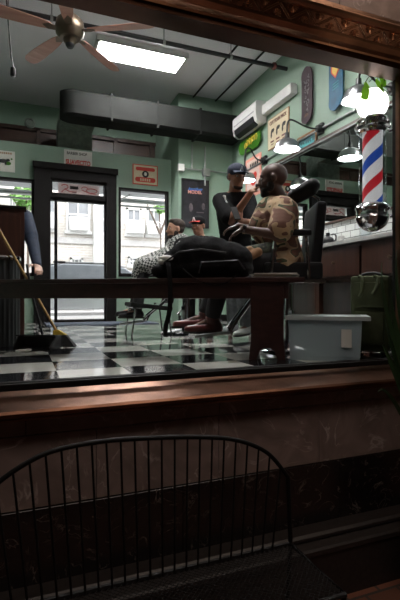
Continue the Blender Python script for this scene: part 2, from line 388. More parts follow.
def text_mesh(name, txt, size, c, xdir, ydir, m, parent, ext=0.0015, bold=0.0, width=None):
    """flat lettering centred at c; xdir reading direction, ydir up"""
    cu = bpy.data.curves.new('t', 'FONT'); cu.body = txt; cu.size = size; cu.align_x = 'CENTER'; cu.align_y = 'CENTER'
    cu.extrude = ext; cu.offset = bold; cu.resolution_u = 3
    t = bpy.data.objects.new('t', cu); COL.objects.link(t)
    dg = bpy.context.evaluated_depsgraph_get(); me = bpy.data.meshes.new_from_object(t.evaluated_get(dg))
    bpy.data.objects.remove(t)
    X = Vector(xdir).normalized(); Y = Vector(ydir).normalized(); Z = X.cross(Y)
    sx = 1.0
    if width:
        w = max(v.co.x for v in me.vertices) - min(v.co.x for v in me.vertices); sx = width/w
    B = Matrix((X*sx, Y, Z)).transposed()
    me.transform(Matrix.Translation(Vector(c)) @ B.to_4x4())
    me.name = name; me.materials.clear(); me.materials.append(M_[m])
    o = bpy.data.objects.new(name, me); COL.objects.link(o)
    if parent is not None:
        o.parent = parent; L = Vector((0,0,0)); q = parent
        while q is not None: L += q.location; q = q.parent
        o.location = -L
    return o
def basis(x, y, z): return Matrix((x, y, z)).transposed()
def bez(p0, p1, p2, p3, n=10):
    p0, p1, p2, p3 = map(Vector, (p0, p1, p2, p3)); out = []
    for k in range(n+1):
        t = k/n; out.append(p0*(1-t)**3 + p1*3*t*(1-t)**2 + p2*3*t*t*(1-t) + p3*t**3)
    return out
# ================================================================ SETTING
BY = 7.4; WX = 3.35; LX = -2.5; CZ = 3.75; SZ = -1.10
struct(MB().box(LX, WX, 2.27, 8.45, -0.12, 0).build('floor', 'floor'))
struct(MB().box(WX, WX+0.15, 2.0, 8.45, 0, CZ).build('wall_right', 'green'))
struct(MB().box(LX-0.15, LX, 2.0, 8.45, 0, CZ).build('wall_left', 'green'))
struct(MB().box(LX-0.15, WX+0.15, 2.0, 8.6, CZ, CZ+0.1).build('ceiling', 'ceil'))
# back wall with openings: left window, door surround, right window
WT = 2.21
w = MB()
w.box(LX, WX, BY, BY+0.15, 2.45, 2.76)
w.box(LX, 0.16, BY, BY+0.15, WT, 2.45); w.box(1.42, WX, BY, BY+0.15, WT, 2.45)
w.box(LX, -1.9, BY, BY+0.15, 0, WT); w.box(-1.9, 0.16, BY, BY+0.15, 0, 0.72)
w.box(1.42, 1.47, BY, BY+0.15, 0, WT); w.box(1.47, 2.33, BY, BY+0.15, 0, 0.74); w.box(2.33, 2.40, BY, BY+0.15, 0, WT)
struct(w.build('wall_back', 'green'))
struct(MB().box(2.38, WX, 7.0, 7.55, 0, CZ).box(2.38, WX, 7.55, 8.45, 2.78, CZ).build('wall_corner', 'green'))
# deep ledge above the entrance and the higher wall behind it
u = MB()
u.box(LX, 2.38, 8.35, 8.5, 3.36, CZ); u.box(LX, 2.38, 8.35, 8.5, 2.76, 2.92)
struct(u.build('wall_upper', 'green'))
struct(MB().box(LX, 2.38, BY+0.15, 8.5, 2.72, 2.76).build('trim_ledge', 'dark'))
c = MB()
for k in range(8):
    x = LX + k*0.68
    c.box(x, x+0.07, 8.36, 8.46, 2.92, 3.36)
c.box(LX, 2.38, 8.36, 8.46, 2.92, 2.97); c.box(LX, 2.38, 8.36, 8.46, 3.30, 3.36); c.box(LX, 2.38, 8.42, 8.47, 2.92, 3.36)
struct(c.build('window_3', 'brownwood'))
# windows in the back wall
def back_window(name, x0, x1, z0, z1, n):
    f = MB()
    f.box(x0, x0+0.035, BY-0.02, BY+0.10, z0, z1); f.box(x1-0.035, x1, BY-0.02, BY+0.10, z0, z1)
    f.box(x0, x1, BY-0.02, BY+0.10, z0, z0+0.05); f.box(x0, x1, BY-0.02, BY+0.10, z1-0.035, z1)
    for k in range(1, n):
        x = x0 + (x1-x0)*k/n; f.box(x-0.02, x+0.02, BY, BY+0.09, z0, z1)
    o = struct(f.build(name, 'dark'))
    MB().box(x0+0.03, x1-0.03, BY+0.05, BY+0.056, z0+0.04, z1-0.03).build('pane', 'glass', o)
back_window('window_1', -1.9, 0.16, 0.72, WT, 2)
back_window('window_2', 1.47, 2.33, 0.74, WT, 1)
# entrance: dark surround, transom, glass door
d = MB()
d.box(0.16, 0.40, BY-0.10, BY+0.15, 0, 2.45); d.box(1.26, 1.42, BY-0.10, BY+0.15, 0, 2.45)
d.box(0.40, 1.26, BY-0.10, BY+0.15, 2.24, 2.45); d.box(0.14, 1.44, BY-0.14, BY-0.09, 2.38, 2.47); d.box(0.40, 1.26, BY-0.06, BY+0.1, 1.95, 2.01)
struct(d.build('trim_entrance', 'dark', bevel=0.006))
tr = MB(); tr.box(0.40, 0.43, BY-0.04, BY+0.06, 2.01, 2.24); tr.box(1.23, 1.26, BY-0.04, BY+0.06, 2.01, 2.24)
tr.box(0.40, 1.26, BY-0.04, BY+0.06, 2.01, 2.03); tr.box(0.40, 1.26, BY-0.04, BY+0.06, 2.22, 2.24)
trn = struct(tr.build('window_4', 'dark')); MB().box(0.42, 1.24, BY+0.01, BY+0.016, 2.03, 2.22).build('pane', 'glass', trn)
dr = MB()
dr.box(0.46, 0.505, BY-0.03, BY+0.02, 0.0, 1.95); dr.box(1.235, 1.26, BY-0.03, BY+0.02, 0.0, 1.95)
dr.box(0.40, 1.26, BY-0.03, BY+0.02, 1.91, 1.95); dr.box(0.46, 1.26, BY-0.03, BY+0.02, 0.0, 0.04)
door = struct(dr.build('door_1', 'dark'))
MB().box(0.50, 1.24, BY-0.01, BY-0.004, 0.04, 1.91).build('pane', 'glass', door)
MB().box(0.44, 0.62, BY-0.09, BY-0.07, 0.93, 0.96).box(0.47, 0.49, BY-0.09, BY-0.02, 0.85, 1.05).build('door_handle', 'black', door)
# low baseboards
struct(MB().box(2.375, WX, 6.98, 7.0, 0, 0.1).build('baseboard_corner', 'dark'))

# ---------------------------------------------------------------- storefront (seen from the passage)
GX1 = 2.10
XA, XB = -2.6, 4.2
def extr(prof, x0, x1, name, m, **k):
    return struct(MB().prism([(x0, y, z) for y, z in prof], (x1-x0, 0, 0)).build(name, m, **k))
# header: dark soffit, copper cornice
extr([(2.13,1.722),(2.0,1.72),(2.0,1.752),(2.03,1.76),(2.03,1.9),(2.13,1.9)], XA, XB, 'trim_head', 'soffit')
extr([(2.03,1.752),(1.998,1.752),(1.992,1.760),(1.968,1.768),(1.945,1.785),(1.94,1.795),(2.03,1.80)], XA, XB, 'trim_cornice', 'copper')
extr([(2.03,1.797),(1.94,1.797),(1.90,1.842),(2.03,1.85)], XA, XB, 'trim_frieze', 'copperdark')
extr([(2.03,1.845),(1.905,1.842),(1.885,1.842),(1.872,1.850),(1.866,1.862),(1.874,1.875),(1.89,1.88),(1.89,1.905),(2.03,1.905)], XA, XB, 'trim_crown', 'copper')
# ornament on the frieze: zig-zag ribs and half rosettes with petals
orn = MB()
p0 = Vector((0,1.94,1.797)); p1 = Vector((0,1.90,1.842)); upv = (p1-p0).normalized(); hgt = (p1-p0).length
nrm = Vector((0, -upv.z, upv.y)).normalized()
if nrm.z > 0: nrm = -nrm
def fp(x, t, lift=0.002): return Vector((x, 0, 0)) + p0 + upv*hgt*t + nrm*lift
per = 0.16; x = -0.2
while x < 2.6:
    for (a, b_) in (((x, 0.05), (x+per/2, 0.95)), ((x+per/2, 0.95), (x+per, 0.05))):
        for off in (0, 0.015):
            orn.tube([fp(a[0]+off, a[1]), fp(b_[0]+off, b_[1])], 0.0032, 6)
    for base, sg in ((x+per/2, 1), (x, -1)):
        t0 = 0.06 if sg > 0 else 0.94
        cpt = fp(base+0.006, t0)
        for q in range(9):
            an = PI*q/8
            for rr in (0.028,):
                e = cpt + Vector((math.cos(an)*rr, 0, 0)) + upv*(sg*math.sin(an)*rr*0.95)
                orn.tube([cpt.lerp(e, 0.35), e], [0.0016, 0.0042], 6)
        orn.sph(cpt + upv*sg*0.004, 0.008, sub=1)
    x += per
struct(orn.build('trim_ornament', 'copper', smooth=True))
# rose/brown marble above and below
def slabs(name, rows, x0, xs, y, m, gap=0.0015, thick=0.03, xend=XB):
    b = MB()
    for (z0, z1) in rows:
        x = x0
        while x < xend:
            b.box(x+gap, min(x+xs, xend)-gap, y, y+thick, z0+gap, z1-gap); x += xs
    return struct(b.build(name, m, bevel=0.001, seg=1))
slabs('wall_front_upper', [(1.905,2.5),(2.5,3.1),(3.1,3.7)], XA+0.03, 0.585, 1.90, 'marble')
struct(MB().box(XA, XB, 1.93, 2.13, 1.906, 3.85).build('wall_front', 'dark'))
slabs('wall_front_course', [(-0.175,-0.10)], -2.62, 0.585*1.5, 2.0, 'marble')
slabs('wall_front_lower', [(-0.482,-0.175)], -2.625+0.0, 0.585*1.0, 2.0, 'marble')
slabs('wall_front_plinth', [(-0.80,-0.484)], -2.9, 0.9, 1.994, 'blackmarble')
struct(MB().box(XA, XB, 2.03, 2.27, SZ, -0.11).build('wall_front_base', 'dark'))
extr([(2.04,-0.80),(1.90,-0.79),(1.885,-0.80),(1.885,-0.815),(1.895,-0.822),(1.84,-0.83),(1.83,-0.84),(1.83,-0.86),(1.84,-0.87),(1.84,SZ),(2.04,SZ)], XA, XB, 'baseboard_front', 'granite')
# copper sill
extr([(2.275,-0.02),(2.275,0.004),(2.245,0.012),(2.205,0.012),(2.195,0.0),(2.165,-0.004),(2.165,-0.03)], XA, XB, 'trim_inner_sill', 'dark')
extr([(2.275,-0.11),(2.17,-0.02),(2.155,-0.016),(2.10,-0.030),(1.95,-0.054),(1.938,-0.056),(1.928,-0.066),(1.930,-0.082),(1.945,-0.088),(1.955,-0.094),(1.96,-0.103),(2.02,-0.104),(2.02,-0.12),(2.275,-0.12)], XA, XB, 'window_sill', 'copperdark')
bpy.data.objects['window_sill'].name = 'trim_sill'
# right jamb
struct(MB().box(GX1, GX1+0.34, 2.0, 2.13, -0.03, 1.72).build('trim_jamb', 'dark', bevel=0.01))
struct(MB().box(GX1-0.012, GX1+0.006, 2.06, 2.09, -0.02, 1.73).box(GX1+0.05, GX1+0.09, 1.985, 2.01, -0.03, 1.73).build('trim_jamb_strip', 'copperdark', bevel=0.003))
slabs('wall_front_pier', [(-0.1,0.5),(0.5,1.1),(1.1,1.72)], GX1+0.34, 0.6, 2.0, 'marble')
struct(MB().box(GX1+0.34, XB, 2.03, 2.13, -0.1, 1.72).build('wall_front_pier_core', 'dark'))
win = struct(MB().box(XA, GX1, 2.10, 2.13, 0.0, 0.022).build('window_5', 'dark', bevel=0.004))
MB().box(XA, GX1, 2.112, 2.118, 0.01, 1.722).build('pane', 'glass', win)
# passage outside: paving, unseen far wall, sides and roof added to keep it dark
struct(MB().box(-6, 7, -4, 2.04, SZ-0.1, SZ).build('floor_passage', 'paving'))
struct(MB().box(-6, 7, -4.2, -4, SZ, 3.9).build('wall_added_blocker', mat('dim_stone', (0.10,0.085,0.075), 0.8)))
struct(MB().box(-6.2, -6, -4, 8.5, SZ, 3.9).build('wall_added_blocker_left', bpy.data.materials['dim_stone']))
struct(MB().box(7, 7.2, -4, 8.5, SZ, 3.9).build('wall_added_blocker_right', bpy.data.materials['dim_stone']))
struct(MB().box(-6.2, 7.2, -4.2, 2.0, 3.85, 3.95).build('ceiling_added_blocker', bpy.data.materials['dim_stone']))
struct(MB().box(-6, XA, 1.95, 2.1, SZ, 3.9).build('wall_front_left', 'marble'))
struct(MB().box(XB, 7, 1.95, 2.1, SZ, 3.9).build('wall_front_right', 'marble'))

# ================================================================ STREET behind the shop
struct(MB().box(-12, 16, 8.5, 10.4, -0.25, -0.02).build('floor_pavement', 'concrete'))
struct(MB().box(-12, 16, 10.4, 12.6, -0.30, -0.14).build('floor_street', 'asphalt'))
struct(MB().box(-12, 16, 12.6, 14, -0.25, -0.02).build('floor_far_pavement', 'concrete'))
FY = 13.5
bd = thing('apartment_building', 'pale brick and stone building across the street with sash windows', 'building', (2, FY, -0.02))
MB().box(-9, 14, FY, FY+1, -0.02, 7.5).build('wall', 'facade', bd)
MB().box(-9, 14, FY-0.06, FY, 1.95, 2.12).box(-9, 14, FY-0.05, FY, 4.3, 4.55).box(-9, 14, FY-0.05, FY, -0.02, 0.5).build('stone_band', 'concrete', bd)
def street_window(px0, px1, py0, py1, ac=False, grid=(2, 2)):
    a = atY(px0, py1, FY-0.02); b = atY(px1, py0, FY-0.02)
    f = MB(); t = 0.06
    f.box(a.x, a.x+t, FY-0.10, FY, a.z, b.z); f.box(b.x-t, b.x, FY-0.10, FY, a.z, b.z)
    f.box(a.x, b.x, FY-0.10, FY, b.z-t, b.z); f.box(a.x-0.05, b.x+0.05, FY-0.14, FY, a.z-0.05, a.z+0.04)
    for k in range(1, grid[0]):
        x = a.x+(b.x-a.x)*k/grid[0]; f.box(x-0.02, x+0.02, FY-0.07, FY, a.z, b.z)
    for k in range(1, grid[1]):
        z = a.z+(b.z-a.z)*k/grid[1]; f.box(a.x, b.x, FY-0.08, FY, z-0.025, z+0.025)
    fr = f.build('window_frame', 'whiteframe', bd)
    MB().box(a.x+t, b.x-t, FY-0.03, FY-0.012, a.z+0.04, b.z-t).build('pane', 'greypane', fr)
    if ac:
        xm = (a.x+b.x)/2
        q = MB().box(xm-0.26, xm+0.26, FY-0.34, FY-0.1, a.z+0.04, a.z+0.42)
        for k in range(7): q.box(xm-0.22, xm+0.22, FY-0.35, FY-0.34, a.z+0.08+k*0.045, a.z+0.10+k*0.045)
        q.build('window_air_conditioner', 'white', bd)
street_window(66, 90, 198, 232, True); street_window(126, 141, 209, 235, True); street_window(146, 161, 210, 236, True)
street_window(38, 56, 196, 230, True); street_window(8, 17, 196, 228); street_window(-20, -2, 195, 230)
street_window(70, 83, 258, 268, grid=(3, 2)); street_window(128, 141, 257, 266, grid=(3, 2)); street_window(100, 112, 205, 234)
street_window(40, 50, 257, 267, grid=(3,2)); street_window(8, 20, 255, 266, grid=(3,2))
MB().box(atY(98,0,FY).x-0.15, atY(98,0,FY).x+0.12, FY-0.2, FY, -0.02, 4.3).build('pilaster', 'whiteframe', bd)
# awning over the entrance outside
aw = thing('awning', 'white fabric awning over the pavement beyond the shop door', 'awning', (1, 8.5, 2.7))
MB().prism([(-4, 8.5, 2.98), (-4, 9.5, 2.74), (-4, 9.5, 2.71), (-4, 8.5, 2.95)], (10, 0, 0)).build('canopy', translucent('awning_cloth', (0.72,0.73,0.74), 0.45), aw)
MB().box(-4, 6, 9.48, 9.50, 2.55, 2.74).build('valance', bpy.data.materials['awning_cloth'], aw)
MB().tube([(-4, 9.47, 2.45), (6, 9.47, 2.45)], 0.05).tube([(-4, 9.3, 2.3), (6, 9.3, 2.3)], 0.02).build('roller_tube', 'steel', aw)
for x in (-3.9, -1.0, 1.9, 5.9): MB().tube([(x, 8.5, 2.35), (x, 9.47, 2.45), (x, 9.49, 2.72)], 0.018).build('support_arm', 'steel', aw)
# parked car
cp = atY(75, 290, 11.3)
car = thing('car', 'silver parked car seen through the glass door', 'car', (cp.x, 11.3, -0.14))
def car_prof(y):
    return None
x0 = cp.x-2.2
body = [(0,0.25),(0.05,0.62),(0.35,0.78),(0.95,0.86),(3.3,0.90),(4.25,0.82),(4.4,0.55),(4.4,0.25)]
MB().prism([(x0+x, 10.5, z-0.14) for x, z in body], (0, 1.6, 0)).build('body', 'silver', car, bevel=0.06, smooth=True, seg=3)
cab = [(0.95,0.84),(1.55,1.24),(1.9,1.30),(2.9,1.30),(3.3,1.22),(3.9,0.86)]
MB().prism([(x0+x, 10.62, z-0.14) for x, z in cab], (0, 1.36, 0)).build('cabin', 'darkglass', car, bevel=0.05, smooth=True, seg=3)
MB().prism([(x0+x, 10.64, z-0.13) for x, z in [(1.55,1.25),(1.9,1.31),(2.9,1.31),(3.3,1.23),(3.3,1.25),(2.9,1.335),(1.9,1.335),(1.55,1.27)]], (0, 1.32, 0)).build('roof', 'silver', car)
for x in (0.85, 3.5):
    for y in (10.5, 11.9):
        MB().lathe([(0,0),(0.2,0),(0.3,0.01),(0.31,0.05),(0.31,0.17),(0.3,0.2),(0,0.2)], (x0+x, y, 0.17), 24, basis(Vector((1,0,0)),Vector((0,0,-1)),Vector((0,1,0)))).build('wheel', 'black', car, smooth=True)
# street tree
tp = atY(30, 200, 11.9)
def tree(px, py, label, n=900, s=0.9, Y=12.9):
    t = atY(px, py, Y); T = thing('street_tree', label, 'tree', (t.x, Y, -0.02))
    MB().tube([(t.x, Y, -0.02), (t.x+0.03, Y, t.z*0.6), (t.x-0.02, Y, t.z)], [0.07*s+0.012, 0.05*s+0.01, 0.02]).tube([(t.x,Y,t.z*0.75),(t.x+0.4,Y,t.z+0.2)],[0.04,0.015]).tube([(t.x,Y,t.z*0.75),(t.x-0.4,Y,t.z+0.1)],[0.04,0.015]).build('trunk', 'bark', T, smooth=True)
    f = MB()
    for k in range(n):
        a = random.uniform(0, 2*PI); b = random.uniform(-1, 1); r = s*random.uniform(0.3, 1)**0.5
        c = Vector((t.x+r*math.cos(a)*math.sqrt(1-b*b), Y+0.5*r*math.sin(a)*math.sqrt(1-b*b), t.z+0.8*r*b))
        u = Vector((random.gauss(0,1), random.gauss(0,1), random.gauss(0,1))).normalized(); v = u.orthogonal().normalized()
        L = random.uniform(0.05, 0.09)
        vs = [f.bm.verts.new(c+u*L), f.bm.verts.new(c+v*L*0.5), f.bm.verts.new(c-u*L), f.bm.verts.new(c-v*L*0.5)]
        f.bm.faces.new(vs)
    f.build('foliage', 'foliage', T)
tree(27, 197, 'small green street tree seen through the window beside the door', 500, 0.42)
tree(160, 208, 'small leafy tree seen through the window right of the door', 130, 0.20)

# ================================================================ LIGHT
W = bpy.data.worlds.new('World'); S.world = W; W.use_nodes = True
bg = W.node_tree.nodes['Background']; bg.inputs['Color'].default_value = (0.94,0.96,1.0,1); bg.inputs['Strength'].default_value = 4.8
def area(name, loc, rot, size, sy, power, col=(1,1,1), spread=None):
    l = bpy.data.lights.new(name, 'AREA'); l.shape = 'RECTANGLE'; l.size = size; l.size_y = sy; l.energy = power; l.color = col
    o = bpy.data.objects.new(name, l); COL.objects.link(o); o.location = loc; o.rotation_euler = rot
    if spread: l.spread = spread
    return o
for (x0, x1, z0, z1) in ((-1.9,0.16,0.72,2.2),(0.4,1.26,0.04,2.2),(1.47,2.33,0.74,2.2)):
    p = area('window_daylight', ((x0+x1)/2, BY+0.2, (z0+z1)/2), (-PI/2,0,0), x1-x0, z1-z0, 1.0)
    p.data.cycles.is_portal = True
# faint warm spots added out of view to light the storefront
for (x, y, pw) in ((2.35, 1.2, 9), (-0.8, 0.3, 2.0), (0.9, 0.9, 2.2)):
    l = bpy.data.lights.new('storefront_fill_spot', 'SPOT'); l.energy = pw*2.5; l.color = (1.0,0.72,0.48); l.spot_size = 1.5; l.spot_blend = 0.6; l.shadow_soft_size = 0.08
    o = bpy.data.objects.new('storefront_fill_spot', l); COL.objects.link(o); o.location = (x, y, 3.8)

pa = area('storefront_fill_area', (0.9, 0.1, 3.8), (0,0,0), 4.5, 1.0, 37, (1.0,0.84,0.74))  # unseen overhead area lamp added to light the marble and sill

for (loc, aim, pw, sz) in (((2.3,-0.5,-0.7),(2.1,1.95,1.80),80,0.42), ((0.5,-0.4,-0.8),(1.0,1.95,1.84),14,0.6)):  # low spots added out of view to put warm highlights on the cornice
    l = bpy.data.lights.new('cornice_fill_spot', 'SPOT'); l.energy = pw; l.color = (1.0,0.74,0.52); l.spot_size = sz; l.spot_blend = 0.7; l.shadow_soft_size = 0.06
    o = bpy.data.objects.new('cornice_fill_spot', l); COL.objects.link(o); o.location = loc
    o.rotation_euler = (Vector(aim)-Vector(loc)).to_track_quat('-Z','Y').to_euler()
# ================================================================ CEILING THINGS
pl = thing('ceiling_light', 'long rectangular lit panel light on the ceiling behind the fan', 'ceiling light', (1.5, 6.05, CZ))
MB().box(0.88,2.12,5.80,5.84,3.68,CZ).box(0.88,2.12,6.27,6.31,3.68,CZ).box(0.88,0.92,5.80,6.31,3.68,CZ).box(2.08,2.12,5.80,6.31,3.68,CZ).build('frame', 'white', pl)
MB().box(0.92,2.08,5.84,6.27,3.69,3.70).build('diffuser', 'led', pl)
# second one, unseen, added nearer the window to brighten the room
pl2 = thing('ceiling_light', 'added lit panel out of view on the ceiling near the storefront', 'ceiling light', (1.5, 3.3, CZ))
MB().box(0.88,2.12,3.05,3.09,3.68,CZ).box(0.88,2.12,3.51,3.55,3.68,CZ).box(0.88,0.92,3.05,3.55,3.68,CZ).box(2.08,2.12,3.05,3.55,3.68,CZ).build('frame', 'white', pl2)
MB().box(0.92,2.08,3.09,3.51,3.69,3.70).build('diffuser', emit('added_panel_glow', (1.0,0.985,0.97), 45.0), pl2)
# fan
FC = Vector((0.40, 4.25, 2.85))
fan = thing('ceiling_fan', 'five-blade ceiling fan with pinkish wooden blades and bronze motor', 'ceiling fan', (FC.x, FC.y, CZ))
MB().lathe([(0.0,-0.15),(0.035,-0.15),(0.055,-0.13),(0.06,-0.10),(0.09,-0.095),(0.125,-0.055),(0.13,0.0),(0.12,0.06),(0.08,0.10),(0.04,0.125),(0.02,0.15),(0,0.15)], FC, 32).build('motor', 'bronze', fan, smooth=True)
MB().lathe([(0,-0.185),(0.025,-0.18),(0.04,-0.16),(0.04,-0.14),(0,-0.14)], FC, 24).build('switch_cap', 'black', fan, smooth=True)
MB().tube([FC+UP*0.13, Vector((FC.x,FC.y,CZ-0.05))], 0.013).lathe([(0.02,0),(0.06,0.03),(0.07,0.07),(0,0.07)], (FC.x,FC.y,CZ-0.07)).build('downrod', 'bronze', fan, smooth=True)
for ang in (47, 116, 188, 260, 332):
    a = math.radians(ang); rd = Vector((math.cos(a), math.sin(a), 0)); td = Vector((-math.sin(a), math.cos(a), 0))
    tilt = math.radians(12); tt = (td*math.cos(tilt) + UP*math.sin(tilt)); nn = rd.cross(tt)
    pts = []
    prof = [(0.17,0.035),(0.25,0.05),(0.40,0.062),(0.60,0.070),(0.72,0.066),(0.765,0.05),(0.785,0.025)]
    c0 = FC + UP*(-0.03)
    for s_, w_ in prof: pts.append(c0+rd*s_+tt*w_)
    for s_, w_ in reversed(prof): pts.append(c0+rd*s_-tt*w_)
    MB().prism(pts, nn*0.008).build('blade', 'fanblade', fan, bevel=0.002, seg=1)
    MB().prism([c0+rd*0.08+tt*0.02, c0+rd*0.19+tt*0.035, c0+rd*0.24, c0+rd*0.19-tt*0.035, c0+rd*0.08-tt*0.02], nn*-0.006).build('blade_bracket', 'bronze', fan)
# sprinkler pipe across the room
sp = thing('sprinkler_pipe', 'black sprinkler pipe crossing under the ceiling to the green wall', 'pipe', (0.5, 5.26, 3.5))
MB().tube([(LX+0.05,5.26,3.5),(3.34,5.26,3.5)], 0.027, 14).build('pipe', 'black', sp, smooth=True)
MB().lathe([(0.045,0),(0.05,0.02),(0.045,0.04)], (3.12,5.26,3.5), 18, basis(Vector((0,1,0)),Vector((0,0,1)),Vector((1,0,0)))).build('coupling', mat('red_valve', (0.16,0.04,0.035), 0.5), sp, smooth=True)
for x in (0.3, 1.6, 2.5):
    MB().tube([(x,5.26,3.5),(x,5.26,CZ)], 0.007, 8).lathe([(0.034,-0.015),(0.034,0.015)], (x,5.26,3.5), 14, basis(Vector((0,1,0)),Vector((0,0,1)),Vector((1,0,0)))).build('hanger', 'steel', sp)
for i, (x, lb) in enumerate(((3.02, 'thin dark conduit along the ceiling beside the green wall'), (2.62, 'thin dark ceiling conduit crossing above the sprinkler pipe, farther from the green wall'))):
    tag(MB().tube([(x,2.4,3.70),(x,6.95,3.70)], 0.014, 8).build('ceiling_conduit', 'duct', smooth=True), lb, 'conduit')
# thin black fitting top left: hanging cable with a fixture head
a_ = at(5, 15, 4.6); b_ = at(13, 72, 4.6)
hc = thing('hanging_cable', 'black cable with a small dark fitting hanging from the ceiling', 'cable', (b_.x, b_.y, CZ))
MB().tube(bez((a_.x, a_.y, CZ-0.005), (a_.x, a_.y, CZ-0.25), (b_.x-0.03, b_.y, b_.z+0.3), (b_.x, b_.y, b_.z+0.05), 12), 0.006, 8).tube(bez((a_.x+0.04, a_.y, CZ-0.005), (a_.x+0.02, a_.y, CZ-0.25), (b_.x-0.05, b_.y, b_.z+0.3), (b_.x, b_.y, b_.z+0.05), 12), 0.005, 8).build('cord', 'black', hc, smooth=True)
MB().lathe([(0,0),(0.022,0),(0.026,0.02),(0.024,0.09),(0.01,0.10),(0,0.10)], b_-UP*0.05, 16).build('fitting', 'black', hc, smooth=True)
# duct
dz0, dz1 = 2.98, 3.37
du = thing('air_duct', 'large dark sheet-metal duct running under the ceiling above the entrance', 'duct', (1.5, 6.8, dz0))
xl = atY(59, 100, 6.8).x
hw = 0.19; rows = []
stn = [(WX-0.02, hw), (xl+0.22, hw)] + [(xl+0.22-0.21*math.sin(t), max(0.012, hw*math.cos(t))) for t in (0.25,0.5,0.75,1.0,1.2,1.4,PI/2)]
for x_, h_ in stn:
    cz_ = min(0.04, h_*0.3)
    ring = [Vector((x_, 6.79+a, z)) for a, z in ((-h_,dz0+cz_),(-h_+cz_,dz0),(h_-cz_,dz0),(h_,dz0+cz_),(h_,dz1-cz_),(h_-cz_,dz1),(-h_+cz_,dz1),(-h_,dz1-cz_))]
    ring.append(ring[0]); rows.append(ring)
g = MB().grid(rows); bmesh.ops.remove_doubles(g.bm, verts=g.bm.verts, dist=1e-5); bmesh.ops.holes_fill(g.bm, edges=g.bm.edges)
g.build('trunk', 'duct', du, smooth=True)
for x in (1.2, 1.9, 2.6):
    MB().box(x, x+0.03, 6.59, 6.99, dz0-0.01, dz1+0.01).build('flange', 'duct', du)
x0_, x1_ = atY(58, 0, 7.62).x, atY(92, 0, 7.62).x
MB().box(x0_, x1_, 7.60, 8.0, 2.765, 3.30).box(x0_, x1_, 6.97, 7.62, 3.12, 3.30).build('drop_box', 'greygreen', du, bevel=0.01)
# round ceiling bracket light on the upper wall
t = atY(30, 125, 8.34)
tag(MB().lathe([(0,-0.02),(0.09,-0.02),(0.09,0.02),(0.06,0.03),(0.06,0.0),(0,0)], (t.x, 8.33, t.z+0.03), 24, basis(Vector((1,0,0)),Vector((0,0,1)),Vector((0,-1,0)))).build('wall_vent', 'greygreen', smooth=True), 'round grey vent on the upper green wall beside the duct', 'vent')

# ================================================================ BACK WALL SIGNS
def back_rect(px0, px1, py0, py1, Y): 
    a = atY(px0, py1, Y); b = atY(px1, py0, Y); return a.x, b.x, a.z, b.z
x0, x1, z0, z1 = back_rect(64, 92, 152.5, 166.5, BY)
sg = thing('wall_sign', 'small white sign with green and red lettering above the door', 'sign', ((x0+x1)/2, BY-0.005, z0))
MB().box(x0, x1, BY-0.012, BY-0.001, z0, z1).build('board', 'paper', sg)
cx = (x0+x1)/2
text_mesh('upper_lettering', 'BARBER SHOP', 0.062, (cx-0.02, BY-0.014, z1-0.055), (1,0,0), UP, 'ink', sg, bold=0.001, width=(x1-x0)*0.72)
text_mesh('lower_lettering', 'SUAVECITO', 0.105, (cx, BY-0.014, z0+0.075), (1,0,0), UP, 'red', sg, bold=0.005, width=(x1-x0)*0.88)
x0, x1, z0, z1 = back_rect(132.5, 157.5, 166.5, 184, BY)
sg = thing('wall_sign', 'red and cream framed sign with a portrait medallion above the right window', 'sign', ((x0+x1)/2, BY-0.005, z0))
MB().box(x0, x1, BY-0.015, BY-0.001, z0, z1).build('frame', 'red', sg)
MB().box(x0+0.015, x1-0.015, BY-0.018, BY-0.014, z0+0.015, z1-0.015).build('board', 'cream', sg)
cx = (x0+x1)/2; cz = (z0+z1)/2; w_ = x1-x0; h_ = z1-z0
def roundbar(m, x0, x1, z0, z1, y, th=0.002):
    r = (z1-z0)/2; pts = []
    for k in range(9): an = PI/2+PI*k/8; pts.append((x0+r+r*math.cos(an), y, (z0+z1)/2+r*math.sin(an)))
    for k in range(9): an = -PI/2+PI*k/8; pts.append((x1-r+r*math.cos(an), y, (z0+z1)/2+r*math.sin(an)))
    m.prism(pts, (0, -th, 0)); return m
m_ = MB(); roundbar(m_, x0+0.05, x1-0.05, z1-0.105, z1-0.045, BY-0.018); roundbar(m_, x0+0.04, x1-0.04, z0+0.045, z0+0.125, BY-0.018)
m_.build('banner', 'red', sg)
B_ = basis(Vector((1,0,0)),Vector((0,0,1)),Vector((0,-1,0)))
MB().lathe([(0,0.0),(0.058,0.0),(0.058,0.004),(0,0.004)], (cx, BY-0.019, cz+0.01), 24, B_).build('medallion', 'ink', sg)
MB().sph((cx, BY-0.023, cz+0.012), (0.026,0.003,0.032)).build('portrait', 'paper', sg)
m_ = MB()
for k in range(5): m_.box(cx-0.09+k*0.038, cx-0.068+k*0.038, BY-0.022, BY-0.02, z0+0.062, z0+0.105)
m_.build('cream_marks', 'cream', sg)
x0, x1, z0, z1 = back_rect(-14, 15, 152, 170, BY)
sg = thing('wall_sign', 'pale sign with a dark animal shape above the left window', 'sign', ((x0+x1)/2, BY-0.005, z0))
MB().box(x0, x1, BY-0.012, BY-0.001, z0, z1).build('board', 'paper', sg, bevel=0.003)
cz=(z0+z1)/2; xa = atY(3, 160, BY).x
MB().sph((xa, BY-0.013, cz-0.0), (0.075,0.003,0.03)).sph((xa+0.07, BY-0.013, cz+0.018), (0.028,0.003,0.02)).sph((xa-0.06,BY-0.013,cz-0.03),(0.02,0.003,0.03)).sph((xa+0.04,BY-0.013,cz-0.03),(0.02,0.003,0.03)).build('animal_shape', 'ink', sg)
MB().sph((xa+0.07, BY-0.013, cz-0.03), (0.045,0.003,0.028)).sph((xa+0.12, BY-0.013, cz+0.04), (0.014,0.003,0.014)).build('green_patch', 'boardgreen', sg)
m_ = MB()
